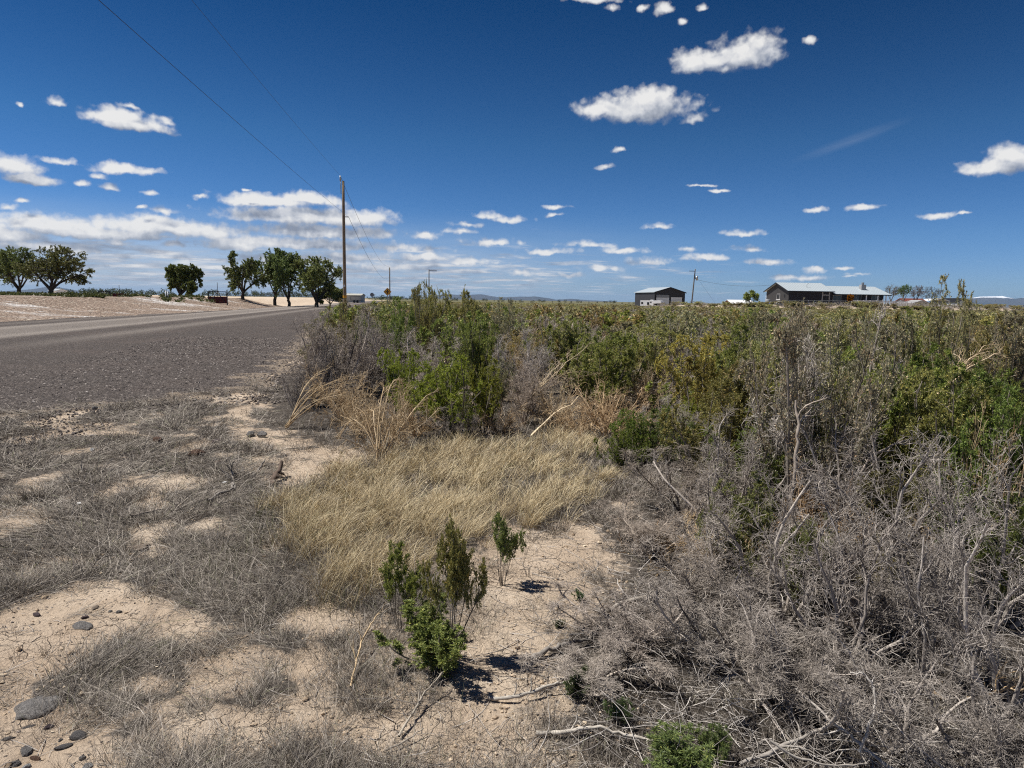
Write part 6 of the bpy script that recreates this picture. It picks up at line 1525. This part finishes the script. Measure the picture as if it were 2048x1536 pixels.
branch('leaning grey dead trunk left of the knobbly grey dead trunk', [(1592, 1430, 2.85), (1578, 1340, 2.9), (1568, 1265, 2.95), (1545, 1235, 2.95)], .021, 'twig_grey', (.66, .61, .57), 6, 28, name='dead_wood', cat='dead wood', tw_len=.26)
branch('pale knobbly dead trunk with spreading arms below the dark stemmed bush', [(1720, 1060, 3.9), (1716, 975, 3.92), (1722, 940, 3.95), (1765, 900, 4.0), (1815, 880, 4.05)], .012, 'twig_grey', (.62, .57, .53), 9, 29, name='dead_wood', cat='dead wood', tw_len=.25)
# the pulled-up tan stalks by the gravel, and the arching stems of the tan weed
def stalks(label, root, tips, r, seed, tint=(1.05, .98, .88), arch=.12, name='dry_stalks'):
    rng = np.random.default_rng(seed); a = P_(*root); ps = []; t = np.linspace(0, 1, 12)[:, None]; C = []
    for tip in tips:
        b_ = P_(*tip); c = a * (1 - t) + b_ * t; c[:, 2] += arch * np.sin(t[:, 0] * math.pi) * rng.uniform(.5, 1.4); c += np.cumsum(rng.normal(size=c.shape) * .014, 0) * t; c += rng.normal(size=3) * .012 * (1 - t); C.append(c)
    C = np.array(C); R = r * np.linspace(1, .35, 12)[None] * rng.uniform(.6, 1.2, (len(C), 1)); ps.append(tubes(C, R, 6))
    A, B = grow(rng, C, R, 9, .3, 1, .22, 7, rad(30), 0, .16, -.04, .0026, .5); ps.append(tubes(A, np.maximum(B, .0011), 4))
    A2, B2 = grow(rng, A, B, 4, .2, 1, .10, 5, rad(40), 0, .2, 0, .0016, .6); ps.append(tubes(A2, np.maximum(B2, .001), 3))
    V, Q = join_arrays(ps); o = obj(name, np_mesh(name, V, [Q], M['twig_tan'], smooth=True)); o.color = (*tint, 1); tag(o, label, 'weed')
stalks('bundle of long tan stalks pulled up by the root, slanting up from the gravel edge', (572, 857, None, .02), [(640, 770, 8.6), (662, 735, 8.9), (690, 745, 8.7), (712, 762, 8.6), (735, 745, 8.9), (745, 775, 8.4), (700, 790, 8.4), (665, 800, 8.5), (720, 800, 8.2), (650, 745, 9.0)], .0065, 61, (1.15, 1.1, 1.02), .2)
stalks('arching tan stems spreading from one root in front of the bright green bushes', (757, 935, None, .02), [(690, 880, 6.5), (735, 850, 6.9), (768, 790, 7.0), (800, 780, 7.1), (835, 820, 7.0), (860, 855, 6.9), (815, 880, 6.8), (720, 800, 7.1), (700, 850, 6.7), (880, 800, 7.2)], .006, 62, (1.12, 1.06, .98), .28)
stalks('long bleached stems slanting over the brush left of the large weed pile', (1055, 800, 8.7), [(1135, 710, 9.4), (1155, 690, 9.6), (1180, 700, 9.3), (1120, 740, 9.0), (1165, 740, 9.0), (1190, 745, 9.1), (1100, 760, 9.0)], .008, 63, (1.2, 1.2, 1.22), .05)
stalks('one thick bleached stalk lying up the front of the weed pile', (1058, 877, 7.6), [(1152, 790, 8.1), (1120, 820, 7.9)], .012, 64, (1.3, 1.3, 1.3), .02)
stalks('rusty dry stems sprawling low on the soil left of the grey thicket', (1300, 1150, 4.1), [(1200, 1120, 4.3), (1235, 1080, 4.5), (1330, 1060, 4.4), (1385, 1100, 4.2), (1400, 1150, 4.0), (1290, 1200, 3.8)], .006, 65, (.82, .66, .5), .08)
stalks('pale dry stems slanting through the dark green bushes at the right', (1880, 790, 5.3), [(1960, 700, 5.6), (1985, 720, 5.5), (1940, 690, 5.7), (2000, 760, 5.4), (1975, 680, 5.8)], .006, 66, (1.15, 1.1, 1.05), .04)
